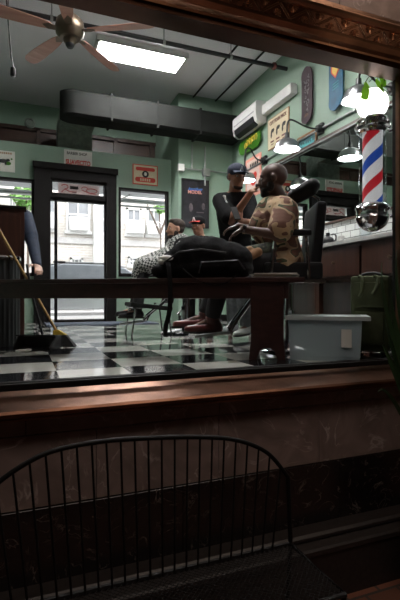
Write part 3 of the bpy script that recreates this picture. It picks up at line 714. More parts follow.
for k in range(8): m_.box(xa-0.11+k*0.03, xa-0.09+k*0.03, BY-0.014, BY-0.012, z1-0.05, z1-0.022)
m_.build('gold_marks', 'towel', sg)
# transom sign (lit by the daylight behind)
ts = thing('transom_sign', 'red looping lettering on a pale sign in the glass over the door', 'sign', (0.83, BY+0.03, 2.03))
MB().box(0.52,1.16,BY+0.03,BY+0.036,2.045,2.205).build('board', translucent('sign_pale_pink', (0.80,0.70,0.69), 0.6), ts)
m_ = MB()
def ring(m, cx, cz, rx, rz, y, r=0.008, a0=0, a1=2*PI, n=20):
    m.tube([(cx+rx*math.cos(a0+(a1-a0)*k/n), y, cz+rz*math.sin(a0+(a1-a0)*k/n)) for k in range(n+1)], r, 6)
ring(m_, 1.04, 2.115, 0.085, 0.035, BY+0.026); ring(m_, 0.93, 2.14, 0.05, 0.03, BY+0.026, 0.007, 0, PI); ring(m_, 0.62, 2.15, 0.05, 0.035, BY+0.026, 0.008, -PI/2, PI*0.9)
m_.tube([(0.57,BY+0.026,2.06),(0.62,BY+0.026,2.115),(0.70,BY+0.026,2.075),(0.80,BY+0.026,2.08)], 0.008, 6).tube([(1.12,BY+0.026,2.06),(1.0,BY+0.026,2.075),(0.88,BY+0.026,2.12)], 0.007, 6)
m_.build('red_lettering', mat('faded_red_paint', (0.52,0.12,0.12), 0.5), ts)
MB().box(0.70,0.83,BY+0.024,BY+0.029,2.12,2.17).box(0.73,0.80,BY+0.024,BY+0.029,2.065,2.085).build('dark_box', 'ink', ts)
# motel/model poster on the recess wall
x0, x1, z0, z1 = back_rect(181.5, 208.5, 181, 227, 6.99)
ps = thing('framed_poster', 'dark framed poster with blue and pink lettering on the corner wall', 'poster', ((x0+x1)/2, 6.98, z0))
MB().box(x0,x1,6.965,6.999,z0,z0+0.02).box(x0,x1,6.965,6.999,z1-0.02,z1).box(x0,x0+0.022,6.965,6.999,z0,z1).box(x1-0.022,x1,6.965,6.999,z0,z1).build('frame', 'black', ps)
MB().box(x0+0.02,x1-0.02,6.975,6.985,z0+0.02,z1-0.02).build('print', 'posterdark', ps)
cx=(x0+x1)/2
text_mesh('blue_lettering', 'Another', 0.075, (cx-0.0, 6.974, z1-0.165), (1,0,0.05), UP, mat and 'blue', ps, bold=0.002)
text_mesh('pink_lettering', 'MODEL', 0.075, (cx-0.01, 6.974, z1-0.215), (1,0,0.02), UP, 'pink', ps, bold=0.002)
m_ = MB()
m_.sph((cx-0.08,6.974,z0+0.33),(0.035,0.002,0.075)).sph((cx+0.14,6.974,z0+0.36),(0.03,0.002,0.06)).box(cx+0.02,cx+0.15,6.972,6.975,z0+0.25,z0+0.265)
m_.build('figures', mat('poster_muted_print', (0.12,0.10,0.11), 0.5, var=0.5, scale=30), ps)
# wall conduits and boxes on recess wall
cv = thing('wall_conduit', 'steel conduits and junction boxes on the corner wall above the poster', 'conduit', (2.9, 6.98, 2.5))
za = atY(180, 168, 6.98).z
MB().tube([(2.40,6.97,za),(3.33,6.97,za)], 0.012, 8).tube([(atY(192,0,6.97).x,6.97,za),(atY(192,0,6.97).x,6.97,2.92)], 0.012, 8).tube([(atY(205,0,6.97).x,6.97,za-0.25),(atY(205,0,6.97).x,6.97,2.92)], 0.016, 8).build('pipes', 'steel', cv, smooth=True)
xj = atY(206,0,6.97).x
MB().box(xj-0.06,xj+0.06,6.93,7.0,za-0.09,za+0.03).build('junction_box', 'steel', cv, bevel=0.004)
xj = atY(181,0,6.97).x
MB().box(xj-0.05,xj+0.05,6.94,7.0,za-0.05,za+0.06).build('junction_box', 'white', cv, bevel=0.004)
# door mat
tag(MB().box(0.3,1.9,6.5,7.2,0.0,0.012).build('door_mat', 'matgrey', bevel=0.004), 'blue-grey door mat on the checker floor inside the entrance', 'mat')

# ================================================================ RIGHT WALL
FX = WX-0.002
def wr(px, py, X=FX): p = atX(px, py, X); return p.y, p.z
ac = thing('air_conditioner', 'white wall-mounted air conditioner on the green side wall', 'air conditioner', (WX, 6.1, 2.93))
prof = [(WX-0.01,2.97),(WX-0.10,2.95),(WX-0.17,2.99),(WX-0.195,3.08),(WX-0.195,3.24),(WX-0.175,3.275),(WX-0.01,3.28)]
MB().prism([(x,5.80,z) for x,z in prof], (0,0.78,0)).build('housing', 'white', ac, bevel=0.012, smooth=True)
MB().prism([(WX-0.11,5.88,2.955),(WX-0.172,5.88,2.99),(WX-0.193,5.88,3.06),(WX-0.203,5.88,3.06),(WX-0.182,5.88,2.98),(WX-0.11,5.88,2.942)], (0,0.62,0)).build('outlet_louver', 'black', ac)
MB().box(WX-0.200,WX-0.190,5.86,6.52,3.12,3.132).build('panel_groove', 'greypane', ac)
tag(MB().box(WX-0.10,WX-0.001,5.02,5.79,3.06,3.20).build('pipe_cover', 'white', bevel=0.02, smooth=True), 'white plastic duct cover on the green wall beside the air conditioner', 'pipe cover')
# skateboards
def board(name, label, px, py0, py1, wpx, mt, vertical=True, corners=None, tail=True):
    """deck hung on the wall; corners: (y,z) centre, length, half-width, angle in wall plane"""
    (cy, cz), L, hw_, ang = corners
    ca, sa = math.cos(ang), math.sin(ang)
    T = thing(name, label, 'skateboard', (WX, cy, cz))
    n = 22; rows = []
    for i in range(n+1):
        t = i/n*2-1; s_ = t*L/2
        e = abs(s_)-(L/2-hw_); wv = hw_ if e <= 0 else math.sqrt(max(0.0004, hw_**2-e*e))
        lift = max(0, abs(s_)-(L/2-0.14))*0.12
        row = []
        for j in range(7):
            w2 = (j/3-1)*wv
            yy = cy + s_*ca - w2*sa; zz = cz + s_*sa + w2*ca
            row.append((WX-0.03-lift+0.0*abs(w2), yy, zz))
        rows.append(row)
    MB().grid(rows).build('deck', mt, T, solid=0.012, smooth=True)
    MB().box(WX-0.03, WX-0.001, cy-0.02, cy+0.02, cz-0.02, cz+0.02).build('wall_mount', 'steel', T)
    def pt(s_, w2, off=0.038): 
        return Vector((WX-off, cy + s_*ca - w2*sa, cz + s_*sa + w2*ca))
    return T, pt
# vertical plum board
y_, z_ = wr(309, 96); _, zt = wr(312, 65.5); _, zb = wr(306, 127)
yl = wr(302.5, 96)[0]; yr = wr(315, 96)[0]
T, pt = board('skateboard', 'plum-brown skateboard deck with silver print hung upright on the green wall', 0,0,0,0, 'boardbrown', corners=((y_, z_), (zt-zb)*0.99, abs(yl-yr)/2*0.85, PI/2))
m_ = MB()
random.seed(3)
for k in range(26):
    s_ = random.uniform(-0.20, 0.24); w2 = random.uniform(-0.05, 0.05)
    c_ = pt(s_, w2); a = random.uniform(0, PI)
    m_.tube([c_+Vector((0, math.cos(a)*0.022, math.sin(a)*0.03)), c_, c_+Vector((0,math.sin(a)*0.02,-math.cos(a)*0.02))], 0.0045, 6)
m_.build('silver_print', 'boardgrey', T)
m_ = MB(); c_ = pt(-0.27, 0)
m_.tube([c_+Vector((0,0.04*math.cos(2*PI*k/16),0.04*math.sin(2*PI*k/16))) for k in range(17)], 0.004, 6).tube([c_+Vector((0,0.02*math.cos(2*PI*k/16),0.02*math.sin(2*PI*k/16))) for k in range(17)], 0.004, 6)
m_.build('round_emblem', 'towel', T)
# blue board
y_, z_ = wr(338, 86); yl = wr(331, 86)[0]; yr = wr(344, 86)[0]; _, zb = wr(337, 111.5)
Lb = 0.82
T, pt = board('skateboard', 'blue skateboard deck with a yellow and red emblem hung upright near the barber pole', 0,0,0,0,'teal', corners=((y_, zb+Lb/2), Lb, abs(yl-yr)/2*1.05, PI/2))
zc = wr(338, 71)[1]-(zb+Lb/2)
def shield(m, s_, r, off):
    m.prism([pt(s_+a, b, off) for a, b in ((r,-r),(r,r),(0,r*1.05),(-r*1.2,0),(0,-r*1.05))], (-0.003,0,0))
m_ = MB(); shield(m_, zc, 0.075, 0.037); m_.build('red_shield', 'red', T)
m_ = MB(); shield(m_, zc, 0.055, 0.040); m_.build('yellow_shield', 'yellow', T)
m_ = MB(); 
for k in range(3): m_.tube([pt(-0.10-0.03*k, -0.05, 0.038), pt(-0.09-0.03*k, 0.05, 0.038)], 0.003, 6)
m_.build('pale_stripes', 'tealbright', T)
# green board, horizontal
ya, za_ = wr(243, 149); yb, zb_ = wr(263, 137)
T, pt = board('skateboard', 'green skateboard deck with yellow lettering hung sideways below the air conditioner', 0,0,0,0,'boardgreen', corners=(((ya+yb)/2+0.02, (za_+zb_)/2), abs(ya-yb)+0.06, 0.115, PI))
m_ = MB()
s_ = -0.30
for k in range(5):
    c_ = pt(-0.08+0.085*k-0.16+0.1, 0.0)
    m_.tube([c_+Vector((0,0.03*math.cos(q),0.05*math.sin(q)+0.01*k)) for q in [(-0.6+j*0.55)*(1 if k%2 else 1.15) for j in range(9)]], 0.008, 6)
for k in range(4):
    c_ = pt(-0.10+0.08*k, -0.065); m_.tube([c_+Vector((0,0.02,0.0)), c_+Vector((0,-0.005,0.02)), c_+Vector((0,-0.03,-0.005))], 0.006, 6)
m_.build('yellow_lettering', 'yellow', T)
# hairstyle poster
ya, yb = wr(268.5, 150)[0], wr(289.5, 120)[0]
z1 = wr(289, 106.5)[1]; z0 = wr(289, 139)[1]
zb2 = wr(268.5, 151.5)[1]; zt2 = wr(268.5, 121)[1]
z1 = (z1+zt2)/2; z0 = (z0+zb2)/2; yc = (ya+yb)/2
ps = thing('haircut_poster', 'cream poster with three dark hair shapes beside the gooseneck lamp', 'poster', (WX, yc, z0))
MB().box(WX-0.012, WX-0.001, yb, ya, z0, z1).build('backing', 'towel', ps)
MB().box(WX-0.015, WX-0.011, yb+0.012, ya-0.012, z0+0.012, z1-0.012).build('sheet', 'cream', ps)
RD = (0,-1,0); ww = ya-yb; hh = z1-z0
text_mesh('title_lettering', 'CUT YOUR PACK', 0.07, (WX-0.017, yc, z1-0.10*hh-0.03), RD, UP, 'redleather', ps, bold=0.002, width=ww*0.8)
for k, (dy) in enumerate((0.27, 0.0, -0.27)):
    c_ = Vector((WX-0.017, yc+dy*ww, z0+hh*0.50))
    MB().sph(c_+Vector((0,0.0,0.01)), (0.002,0.040,0.050)).sph(c_+Vector((0,0.025,-0.025)), (0.002,0.02,0.045)).sph(c_+Vector((0,-0.03,0.035)), (0.002,0.03,0.025)).build('hair_shape', 'ink', ps)
    MB().sph(c_+Vector((0.0,-0.016,-0.02)), (0.0035,0.022,0.03)).build('face_shape', 'cream', ps)
m_ = MB()
for dy in (0.27, 0, -0.27): MB().box(WX-0.018,WX-0.014, yc+dy*ww-0.045, yc+dy*ww+0.045, z0+hh*0.20, z0+hh*0.25).box(WX-0.018,WX-0.014, yc+dy*ww-0.035, yc+dy*ww+0.035, z0+hh*0.12, z0+hh*0.145).build('caption', 'redleather', ps)
# pink poster
ya, yb = wr(246, 172)[0], wr(261.5, 165)[0]; z1 = wr(261, 152)[1]; z0 = z1-0.62
ps = thing('pink_poster', 'pink bordered poster with a red shape below the green skateboard', 'poster', (WX, (ya+yb)/2, z0))
MB().box(WX-0.010, WX-0.001, yb, ya, z0, z1).build('backing', 'pink', ps)
MB().box(WX-0.013, WX-0.009, yb+0.05, ya-0.05, z0+0.05, z1-0.05).build('sheet', 'pinkish', ps)
c_ = Vector((WX-0.014, (ya+yb)/2-0.02, (z0+z1)/2-0.05))
MB().sph(c_+Vector((0,0.05,0.05)), (0.002,0.06,0.06)).sph(c_+Vector((0,-0.05,0.05)), (0.002,0.06,0.06)).sph(c_+Vector((0,0,-0.02)), (0.002,0.09,0.08)).build('red_shape', 'red', ps)
m_ = MB()
for k in range(5): m_.box(WX-0.016,WX-0.012, yb+0.09+k*0.055, yb+0.12+k*0.055, z1-0.16, z1-0.10)
m_.build('dark_marks', 'ink', ps)
# teal framed picture
ya, yb = wr(298.5, 157)[0], wr(317.5, 150)[0]; z1 = wr(317, 134.5)[1]; z0 = wr(298.5, 160.5)[1]
z1 = max(z1, z0+0.28)
pc = thing('framed_picture', 'gold framed teal picture with cyan script beneath the wall conduit', 'picture', (WX, (ya+yb)/2, z0))
MB().box(WX-0.025,WX-0.001,yb,ya,z0,z0+0.02).box(WX-0.025,WX-0.001,yb,ya,z1-0.02,z1).box(WX-0.025,WX-0.001,yb,yb+0.02,z0,z1).box(WX-0.025,WX-0.001,ya-0.02,ya,z0,z1).build('frame', 'towel', pc)
MB().box(WX-0.012,WX-0.002,yb+0.018,ya-0.018,z0+0.018,z1-0.018).build('print', mat('deep_teal_print', (0.03,0.12,0.13), 0.4), pc)
m_ = MB(); yc=(ya+yb)/2; zc=(z0+z1)/2; hwid = (ya-yb)/2-0.06
m_.tube([(WX-0.016, yc+hwid-2*hwid*k/40, zc+0.035*math.sin(k*0.95)*(1-0.3*math.sin(k*0.3))) for k in range(41)], 0.007, 6)
m_.build('cyan_script', 'tealbright', pc)
# mirror
MX = WX-0.03
my0, my1 = 2.45, 5.74; mz0, mz1 = 1.27, 2.24
mr = thing('wall_mirror', 'long brown framed wall mirror above the white tiled splashback', 'mirror', (WX, 4.2, mz0))
MB().box(MX-0.006, WX-0.002, my0, my1, mz0, mz1).build('glass', 'mirror', mr)
MB().box(MX-0.03,WX-0.002,my0,my1,mz1,mz1+0.045).box(MX-0.03,WX-0.002,my1,my1+0.045,mz0,mz1+0.045).box(MX-0.02,WX-0.002,my0,my1,mz0-0.02,mz0).build('frame', 'brownwood', mr, bevel=0.004)
MB().box(MX-0.045,MX-0.03,my0,my1,mz1-0.004,mz1+0.006).build('light_edge', 'steel', mr)
# tiled splashback
struct(MB().box(WX-0.018, WX-0.001, 2.3, 5.9, 0.90, 1.245).build('trim_splashback', 'splash'))
# conduit along the wall carrying the lamps
struct_c = thing('lamp_conduit', 'long steel conduit on the green wall joining the gooseneck lamps', 'conduit', (WX, 4.5, 2.42))
MB().tube([(WX-0.02, 2.35, 2.42), (WX-0.02, 6.9, 2.42)], 0.013, 10).build('pipe', 'steel', struct_c, smooth=True)
m_ = MB()
for y in (2.9, 3.9, 5.1, 6.4): MB().box(WX-0.035, WX-0.001, y-0.015, y+0.015, 2.395, 2.445).build('clip', 'steel', struct_c)
m_.bm.free()
# gooseneck lamps
def lamp(y, label, zr=2.115, ys=None):
    ym = y; ys = y if ys is None else ys
    T = thing('gooseneck_lamp', label, 'lamp', (WX, y, 2.42), 'gooseneck lamps above the mirror')
    c = Vector((2.86, ys, zr))
    MB().lathe([(0,0),(0.05,0),(0.05,0.02),(0.035,0.045),(0,0.045)], (WX-0.035, y, 2.42), 20, basis(Vector((0,1,0)),Vector((0,0,1)),Vector((-1,0,0)))).box(WX-0.04,WX-0.001,y-0.05,y+0.05,2.36,2.48).build('wall_bracket', 'black', T, smooth=True)
    pts = bez((WX-0.06, y, 2.42), (WX-0.22, y, 2.38), (3.0, ys, 2.47), (2.92, ys, 2.47), 10) + bez((2.92, ys, 2.47), (2.87, ys, 2.47), (2.86, ys, 2.42), (2.86, ys, zr+0.19), 8)[1:]
    MB().tube(pts, 0.011, 10).build('arm', 'black', T, smooth=True)
    MB().lathe([(0.014,0.20),(0.024,0.195),(0.028,0.14),(0.045,0.118)], c, 24).build('lamp_socket', 'black', T, smooth=True)
    MB().lathe([(0.03,0.125),(0.055,0.120),(0.095,0.102),(0.130,0.070),(0.147,0.025),(0.157,0.0),(0.151,-0.003),(0.141,0.020),(0.124,0.064),(0.09,0.094),(0.055,0.111),(0.03,0.115)], c, 36, close=True).build('lamp_shade', 'lampmetal', T, smooth=True)
    MB().lathe([(0,-0.006),(0.08,-0.005),(0.136,0.0),(0.136,0.006),(0,0.006)], c, 36).build('lamp_lens', 'bulb', T, smooth=True)
    return T
lamp(4.5, 'chrome gooseneck lamp in front of the cream haircut poster')
lamp(5.84, 'chrome gooseneck lamp behind the barber in the navy cap', 2.01, 5.57)
lamp(3.35, 'chrome gooseneck lamp behind the white globe of the barber pole', 2.20, 3.30)

# ================================================================ COUNTER
CX0 = 2.63
cy0, cy1 = 2.35, 5.75
tag(MB().box(CX0-0.02, WX-0.02, cy0, cy1, 0.865, 0.90).build('countertop', 'counter', bevel=0.005), 'pale stone countertop running along the mirror wall', 'countertop')
k = 0; ys = [cy0, 3.02, 3.7, 4.38, 5.06, 5.74]
labels = ['brown drawer cabinet under the counter next to the storefront pier', 'brown drawer cabinet second from the storefront under the counter', 'brown drawer cabinet third from the storefront under the counter', 'brown drawer cabinet under the counter behind the client in camouflage', 'brown drawer cabinet at the far end of the counter by the corner wall']
for i in range(5):
    ya, yb = ys[i]+0.004, ys[i+1]-0.004
    T = thing('drawer_cabinet', labels[i], 'cabinet', (CX0+0.05, (ya+yb)/2, 0), 'counter drawer cabinets')
    MB().box(CX0+0.03, WX-0.03, ya, yb, 0.56, 0.863).box(CX0+0.05, CX0+0.10, ya, ya+0.05, 0, 0.56).box(CX0+0.05, CX0+0.10, yb-0.05, yb, 0, 0.56).box(WX-0.08, WX-0.03, ya, yb, 0, 0.56).build('body', 'cabwood', T)
    dr_ = MB().box(CX0+0.008, CX0+0.03, ya+0.012, yb-0.012, 0.585, 0.835).build('drawer', 'cabwood', T, bevel=0.005)
    dr_2 = MB().lathe([(0.008,0),(0.008,0.012),(0.016,0.018),(0.014,0.026),(0,0.028)], (CX0+0.008, (ya+yb)/2, 0.71), 14, basis(Vector((0,1,0)),Vector((0,0,1)),Vector((-1,0,0))))
    o = dr_2.build('knob', 'bronze', dr_, smooth=True)
# things on the counter
def at_counter(px, py, z=0.90):
    r = (px-200)/F; d = (z-CH)*F/(HY-py); return at(px, py, d)
c_ = Vector((2.82, 3.93, 0.90))
T = thing('pump_bottle', 'small black pump bottle on the counter', 'bottle', c_)
MB().lathe([(0,0),(0.035,0),(0.038,0.01),(0.038,0.12),(0.025,0.14),(0.014,0.145),(0.014,0.165),(0,0.165)], c_, 20).build('bottle_body', 'black', T, smooth=True)
MB().tube([c_+UP*0.165, c_+UP*0.195, c_+UP*0.195+Vector((-0.03,0.02,0))], 0.005, 8).build('pump', 'black', T)
c_ = Vector((2.84, 3.72, 0.90))
T = thing('spray_jug', 'wide black jug with a handle beside the pump bottle', 'jug', c_)
MB().sph(c_+UP*0.055, (0.065,0.065,0.055)).lathe([(0.02,0.10),(0.02,0.14),(0.0,0.14)], c_, 16).build('jug_body', 'black', T, smooth=True)
MB().tube(bez(c_+Vector((0.02,-0.03,0.12)), c_+Vector((0.04,-0.09,0.14)), c_+Vector((0.04,-0.10,0.07)), c_+Vector((0.03,-0.05,0.04)), 8), 0.008, 8).build('jug_handle', 'black', T, smooth=True)
T = thing('white_cup', 'small white cup on the counter beside the black jug', 'cup', (2.86,3.55,0.90))
MB().lathe([(0,0),(0.028,0),(0.035,0.09),(0.032,0.09),(0.026,0.006),(0,0.006)], (2.86,3.55,0.90), 20).build('cup_body', 'white', T, smooth=True)
tag(MB().sph((2.80,4.55,0.925), (0.05,0.06,0.025)).sph((2.80,4.60,0.935),(0.03,0.03,0.035)).build('hair_clipper', 'black', smooth=True), 'black hair clipper lying on the counter behind the barber chair', 'clipper')
tag(MB().lathe([(0,0),(0.03,0),(0.03,0.05),(0.02,0.06),(0,0.06)], (2.80,4.10,0.90), 16).build('pink_jar', 'pink', smooth=True), 'small pink jar on the counter left of the pump bottle', 'jar')
T = thing('glass_jar', 'clear glass jar with chrome lid on the counter behind the barber pole', 'jar', (2.86,3.20,0.90))
MB().lathe([(0,0),(0.05,0),(0.052,0.15),(0.048,0.15),(0.046,0.006),(0,0.006)], (2.86,3.20,0.90), 20).build('jar_body', 'glass2', T, smooth=True)
MB().lathe([(0,0.15),(0.055,0.15),(0.05,0.17),(0.01,0.18),(0.012,0.20),(0,0.205)], (2.86,3.20,0.90), 20).build('jar_lid', 'chrome', T, smooth=True)

# ================================================================ BARBER POLE
bp = at(372.5, 105, 2.975); bx, by = bp.x, bp.y
T = thing('barber_pole', 'lit barber pole with white globe and red, white and blue spiral', 'barber pole', (bx, by, 0.85))
MB().sph((bx,by,1.675), 0.10, sub=4).build('globe', 'globe', T, smooth=True)
MB().lathe([(0.055,1.595),(0.075,1.59),(0.095,1.575),(0.10,1.56),(0.085,1.545),(0.11,1.53),(0.112,1.515),(0.095,1.505),(0.098,1.49),(0.085,1.475),(0.0,1.475)], (bx,by,0), 36).build('upper_cap', 'chrome', T, smooth=True)
MB().lathe([(0.0,1.015),(0.085,1.015),(0.105,1.0),(0.112,0.985),(0.10,0.965),(0.102,0.93),(0.108,0.92),(0.10,0.90),(0.085,0.87),(0.06,0.85),(0.03,0.835),(0,0.83)], (bx,by,0), 36).build('lower_cap', 'chrome', T, smooth=True)
def m_spiral():
    m, nt, b = nodes('barber_spiral')
    tc = nt.nodes.new('ShaderNodeTexCoord'); sp_ = nt.nodes.new('ShaderNodeSeparateXYZ'); nt.links.new(tc.outputs['Object'], sp_.inputs[0])
    def mth(op, a, b_=None):
        n = nt.nodes.new('ShaderNodeMath'); n.operation = op
        for i, v in enumerate((a, b_)):
            if v is None: continue
            if isinstance(v, (int, float)): n.inputs[i].default_value = v
            else: nt.links.new(v, n.inputs[i])
        return n.outputs[0]
    an = mth('ARCTAN2', mth('SUBTRACT', sp_.outputs['Y'], by), mth('SUBTRACT', sp_.outputs['X'], bx))
    t = mth('FRACT', mth('ADD', mth('ADD', mth('MULTIPLY', sp_.outputs['Z'], 1/0.335), mth('MULTIPLY', an, -1/(2*PI))), 0.86))
    cr = ramp(nt, t, [(0.0,(0.02,0.07,0.36)),(0.22,(0.72,0.70,0.70)),(0.5,(0.50,0.02,0.03)),(0.72,(0.72,0.70,0.70))], 'CONSTANT')
    nt.links.new(cr.outputs['Color'], b.inputs['Base Color']); b.inputs['Roughness'].default_value = 0.4
    nt.links.new(cr.outputs['Color'], b.inputs['Emission Color']); b.inputs['Emission Strength'].default_value = 0.35
    return m
MB().lathe([(0.063,1.013),(0.063,1.477)], (bx,by,0), 40).build('striped_cylinder', m_spiral(), T, smooth=True)
bpy.data.objects['striped_cylinder'].location = -Vector((bx,by,0.85))
MB().lathe([(0.086,1.013),(0.086,1.477),(0.083,1.477),(0.083,1.013)], (bx,by,0), 40, close=True).build('glass_cover', 'glass2', T, smooth=True)
m_ = MB()
for z in (1.52, 0.94):
    m_.tube([(bx+0.09,by,z),(GX1+0.20,by,z),(GX1+0.20,2.12,z)], 0.012, 10)
    m_.box(GX1+0.16,GX1+0.24,2.128,2.142,z-0.05,z+0.05)
m_.build('mounting_bracket', 'chrome', T)
m_ = MB()
for an in (0.3, 1.87, 3.44, 5.0):
    m_.tube([(bx+0.10*math.cos(an),by+0.10*math.sin(an),1.50),(bx+0.10*math.cos(an),by+0.10*math.sin(an),0.98)], 0.004, 8) if False else m_.sph((bx+0.108*math.cos(an),by+0.108*math.sin(an),1.525), 0.014)
    m_.sph((bx+0.108*math.cos(an),by+0.108*math.sin(an),0.97), 0.014)
m_.build('chrome_screws', 'chrome', T, smooth=True)
# ================================================================ BENCH and what lies on it
BL = Vector((-0.15, 3.5, 0)); BR = Vector((1.63, 2.36, 0))
ba = (BR-BL).normalized(); bn = Vector((-ba.y, ba.x, 0))     # bn points away from the camera
if bn.dot(FWD) < 0: bn = -bn
BLx = BL - ba*0.75
Bz = 0.525
bb = basis(ba, bn, UP)
def bbox(m, s0, s1, n0, n1, z0, z1):
    c = BL + ba*((s0+s1)/2) + bn*((n0+n1)/2) + UP*((z0+z1)/2)
    m.obox(c, (s1-s0, n1-n0, z1-z0), bb); return m
LB = (BR-BL).length
T = thing('wooden_bench', 'long dark reddish wooden bench behind the storefront glass', 'bench', BL+ba*1.0)
bbox(MB(), -0.75, LB, 0, 0.34, Bz-0.032, Bz).build('bench_top', 'bench', T, bevel=0.008)
bbox(MB(), -0.72, LB-0.10, 0.03, 0.05, Bz-0.135, Bz-0.032).build('apron', 'bench', T, bevel=0.003)
bbox(MB(), -0.72, LB-0.10, 0.29, 0.31, Bz-0.135, Bz-0.032).build('apron', 'bench', T, bevel=0.003)
def leg(s0, s1, nm='leg'):
    m = MB()
    pts = [(s0,0),(s0+0.05,0),(s0+0.065,0.05),(s0+0.09,0.075),(s1-0.09,0.075),(s1-0.065,0.05),(s1-0.05,0),(s1,0),(s1-0.012,0.12),(s1-0.012,Bz-0.032),(s0+0.012,Bz-0.032),(s0+0.012,0.12)]
    m.prism([BL+ba*s+bn*0.02+UP*z for s, z in pts], bn*0.05); m.build('leg', 'bench', T, bevel=0.003)
    m = MB(); m.prism([BL+ba*s+bn*0.27+UP*z for s, z in pts], bn*0.05); m.build('leg', 'bench', T, bevel=0.003)
leg(LB-0.35, LB-0.12); leg(-0.65, -0.42)
# papers
pc_ = BL+ba*(LB-0.18)+bn*0.16
m_ = MB()
for i in range(5):
    r = Matrix.Rotation(math.atan2(ba.y, ba.x)+random.uniform(-0.12,0.12), 3, 'Z')
    m = MB(); m.obox(pc_+Vector((random.uniform(-0.02,0.02), random.uniform(-0.015,0.015), Bz+0.004+0.0055*i)), (0.30-0.03*(i%3), 0.21, 0.005), r)
    tag(m.build('magazine', 'paper' if i != 2 else 'cream'), ['white magazine at the bottom of the pile on the bench end','white magazine second from the bottom of the pile on the bench end','cream magazine in the middle of the pile on the bench end','white magazine just under the top one on the bench end','white magazine on top of the pile on the bench end'][i], 'magazine', 'magazines on the bench end')
# backpack
bc = at(190, 277, 3.05); s_c = (bc-BL).dot(ba); 
def bpnt(s, n, z): return BL+ba*s+bn*n+UP*(Bz+z)
T = thing('backpack', 'large black backpack lying on the wooden bench', 'backpack', bpnt(s_c, 0.17, 0))
m_ = MB()
def el(s, n, z, rs, rn, rz): m_.sph(bpnt(s,n,z*1.22), (rs,rn,rz*1.22), bb, 2)
c0 = s_c
for (ds, z, rs, rn, rz) in ((-0.19,0.045,0.10,0.12,0.050),(-0.12,0.085,0.10,0.14,0.085),(-0.07,0.105,0.10,0.14,0.103),(0.02,0.125,0.16,0.15,0.125),(0.14,0.122,0.16,0.15,0.12),(0.26,0.105,0.14,0.15,0.105),(0.33,0.055,0.10,0.15,0.055),(0.33,0.10,0.095,0.14,0.085),(0.06,0.06,0.30,0.15,0.058)):
    el(c0+ds, 0.17, z, rs, rn, rz)
m_.build('main_bag', 'fabric', T, voxel=0.012, smit=3)
m_ = MB(); m_.tube([bpnt(c0-0.16,0.02,0.10), bpnt(c0-0.05,0.0,0.17), bpnt(c0+0.10,0.0,0.185), bpnt(c0+0.26,0.01,0.16)], 0.006, 8)
m_.tube([bpnt(c0+0.08,0.012,0.03), bpnt(c0+0.10,0.0,0.10), bpnt(c0+0.34,0.005,0.11), bpnt(c0+0.38,0.03,0.05)], 0.005, 8)
m_.build('zip_piping', 'black', T, smooth=True)
m_ = MB(); pts = bez(bpnt(c0-0.26,0.04,0.12), bpnt(c0-0.22,0.03,0.20), bpnt(c0-0.14,0.05,0.17), bpnt(c0-0.10,0.06,0.16), 8)
m_.sph(bpnt(c0-0.145,0.035,0.135), (0.050,0.03,0.020), bb).sph(bpnt(c0-0.175,0.03,0.110), (0.025,0.03,0.018), bb)
m_.build('white_label', 'paper', T, smooth=True)
def strap(m, pts, w, th=0.004, side=None):
    side = side or bn
    rows = [[Vector(p)-side*w/2, Vector(p)+side*w/2] for p in pts]; m.grid(rows)
# strap hanging in front of the bench
hp = at(183, 283, 2.86); 
pts = bez(bpnt(c0-0.12,-0.012,0.10), bpnt(c0-0.10,-0.05,0.03), bpnt(c0-0.08,-0.045,-0.16), bpnt(c0-0.115,-0.04,-0.27), 12)
pts += bez(bpnt(c0-0.115,-0.04,-0.27), bpnt(c0-0.13,-0.04,-0.31), bpnt(c0-0.135,-0.04,-0.36), bpnt(c0-0.125,-0.04,-0.385), 5)[1:]
m_ = MB(); strap(m_, pts, 0.03, side=(ba*0.9+bn*0.4).normalized()); m_.build('hanging_strap', 'fabric', T, solid=0.006)
pts = bez(bpnt(c0-0.02,-0.01,0.06), bpnt(c0+0.10,-0.03,-0.05), bpnt(c0+0.24,-0.03,-0.10), bpnt(c0+0.33,-0.01,0.02), 14)
m_ = MB(); strap(m_, pts, 0.02, side=bn); m_.build('shoulder_strap', 'fabric', T, solid=0.005)

# ================================================================ LEFT: bin, cabinet, broom, dustpan
cc = at(2, 297, 3.72); 
T = thing('rubbish_bin', 'dark ribbed round bin with a chrome rim behind the bench', 'bin', (cc.x, cc.y, 0))
m_ = MB(); n = 48; R = 0.135
rows = []
for z in (0.0, 0.03, 0.68, 0.70):
    rows.append([(cc.x+(R+(0.006 if k%2 else 0))*math.cos(2*PI*k/n), cc.y+(R+(0.006 if k%2 else 0))*math.sin(2*PI*k/n), z) for k in list(range(n))+[0]])
m_.grid(rows); bmesh.ops.remove_doubles(m_.bm, verts=m_.bm.verts, dist=1e-5); bmesh.ops.holes_fill(m_.bm, edges=m_.bm.edges)
m_.build('bin_body', mat('dark_grey_metal', (0.06,0.065,0.065), 0.35, 0.5), T)
MB().lathe([(R-0.01,0.70),(R+0.012,0.70),(R+0.014,0.72),(R+0.002,0.735),(R-0.02,0.73),(R-0.05,0.725),(0,0.725)], (cc.x,cc.y,0), 40).build('rim', 'chrome', T, smooth=True)
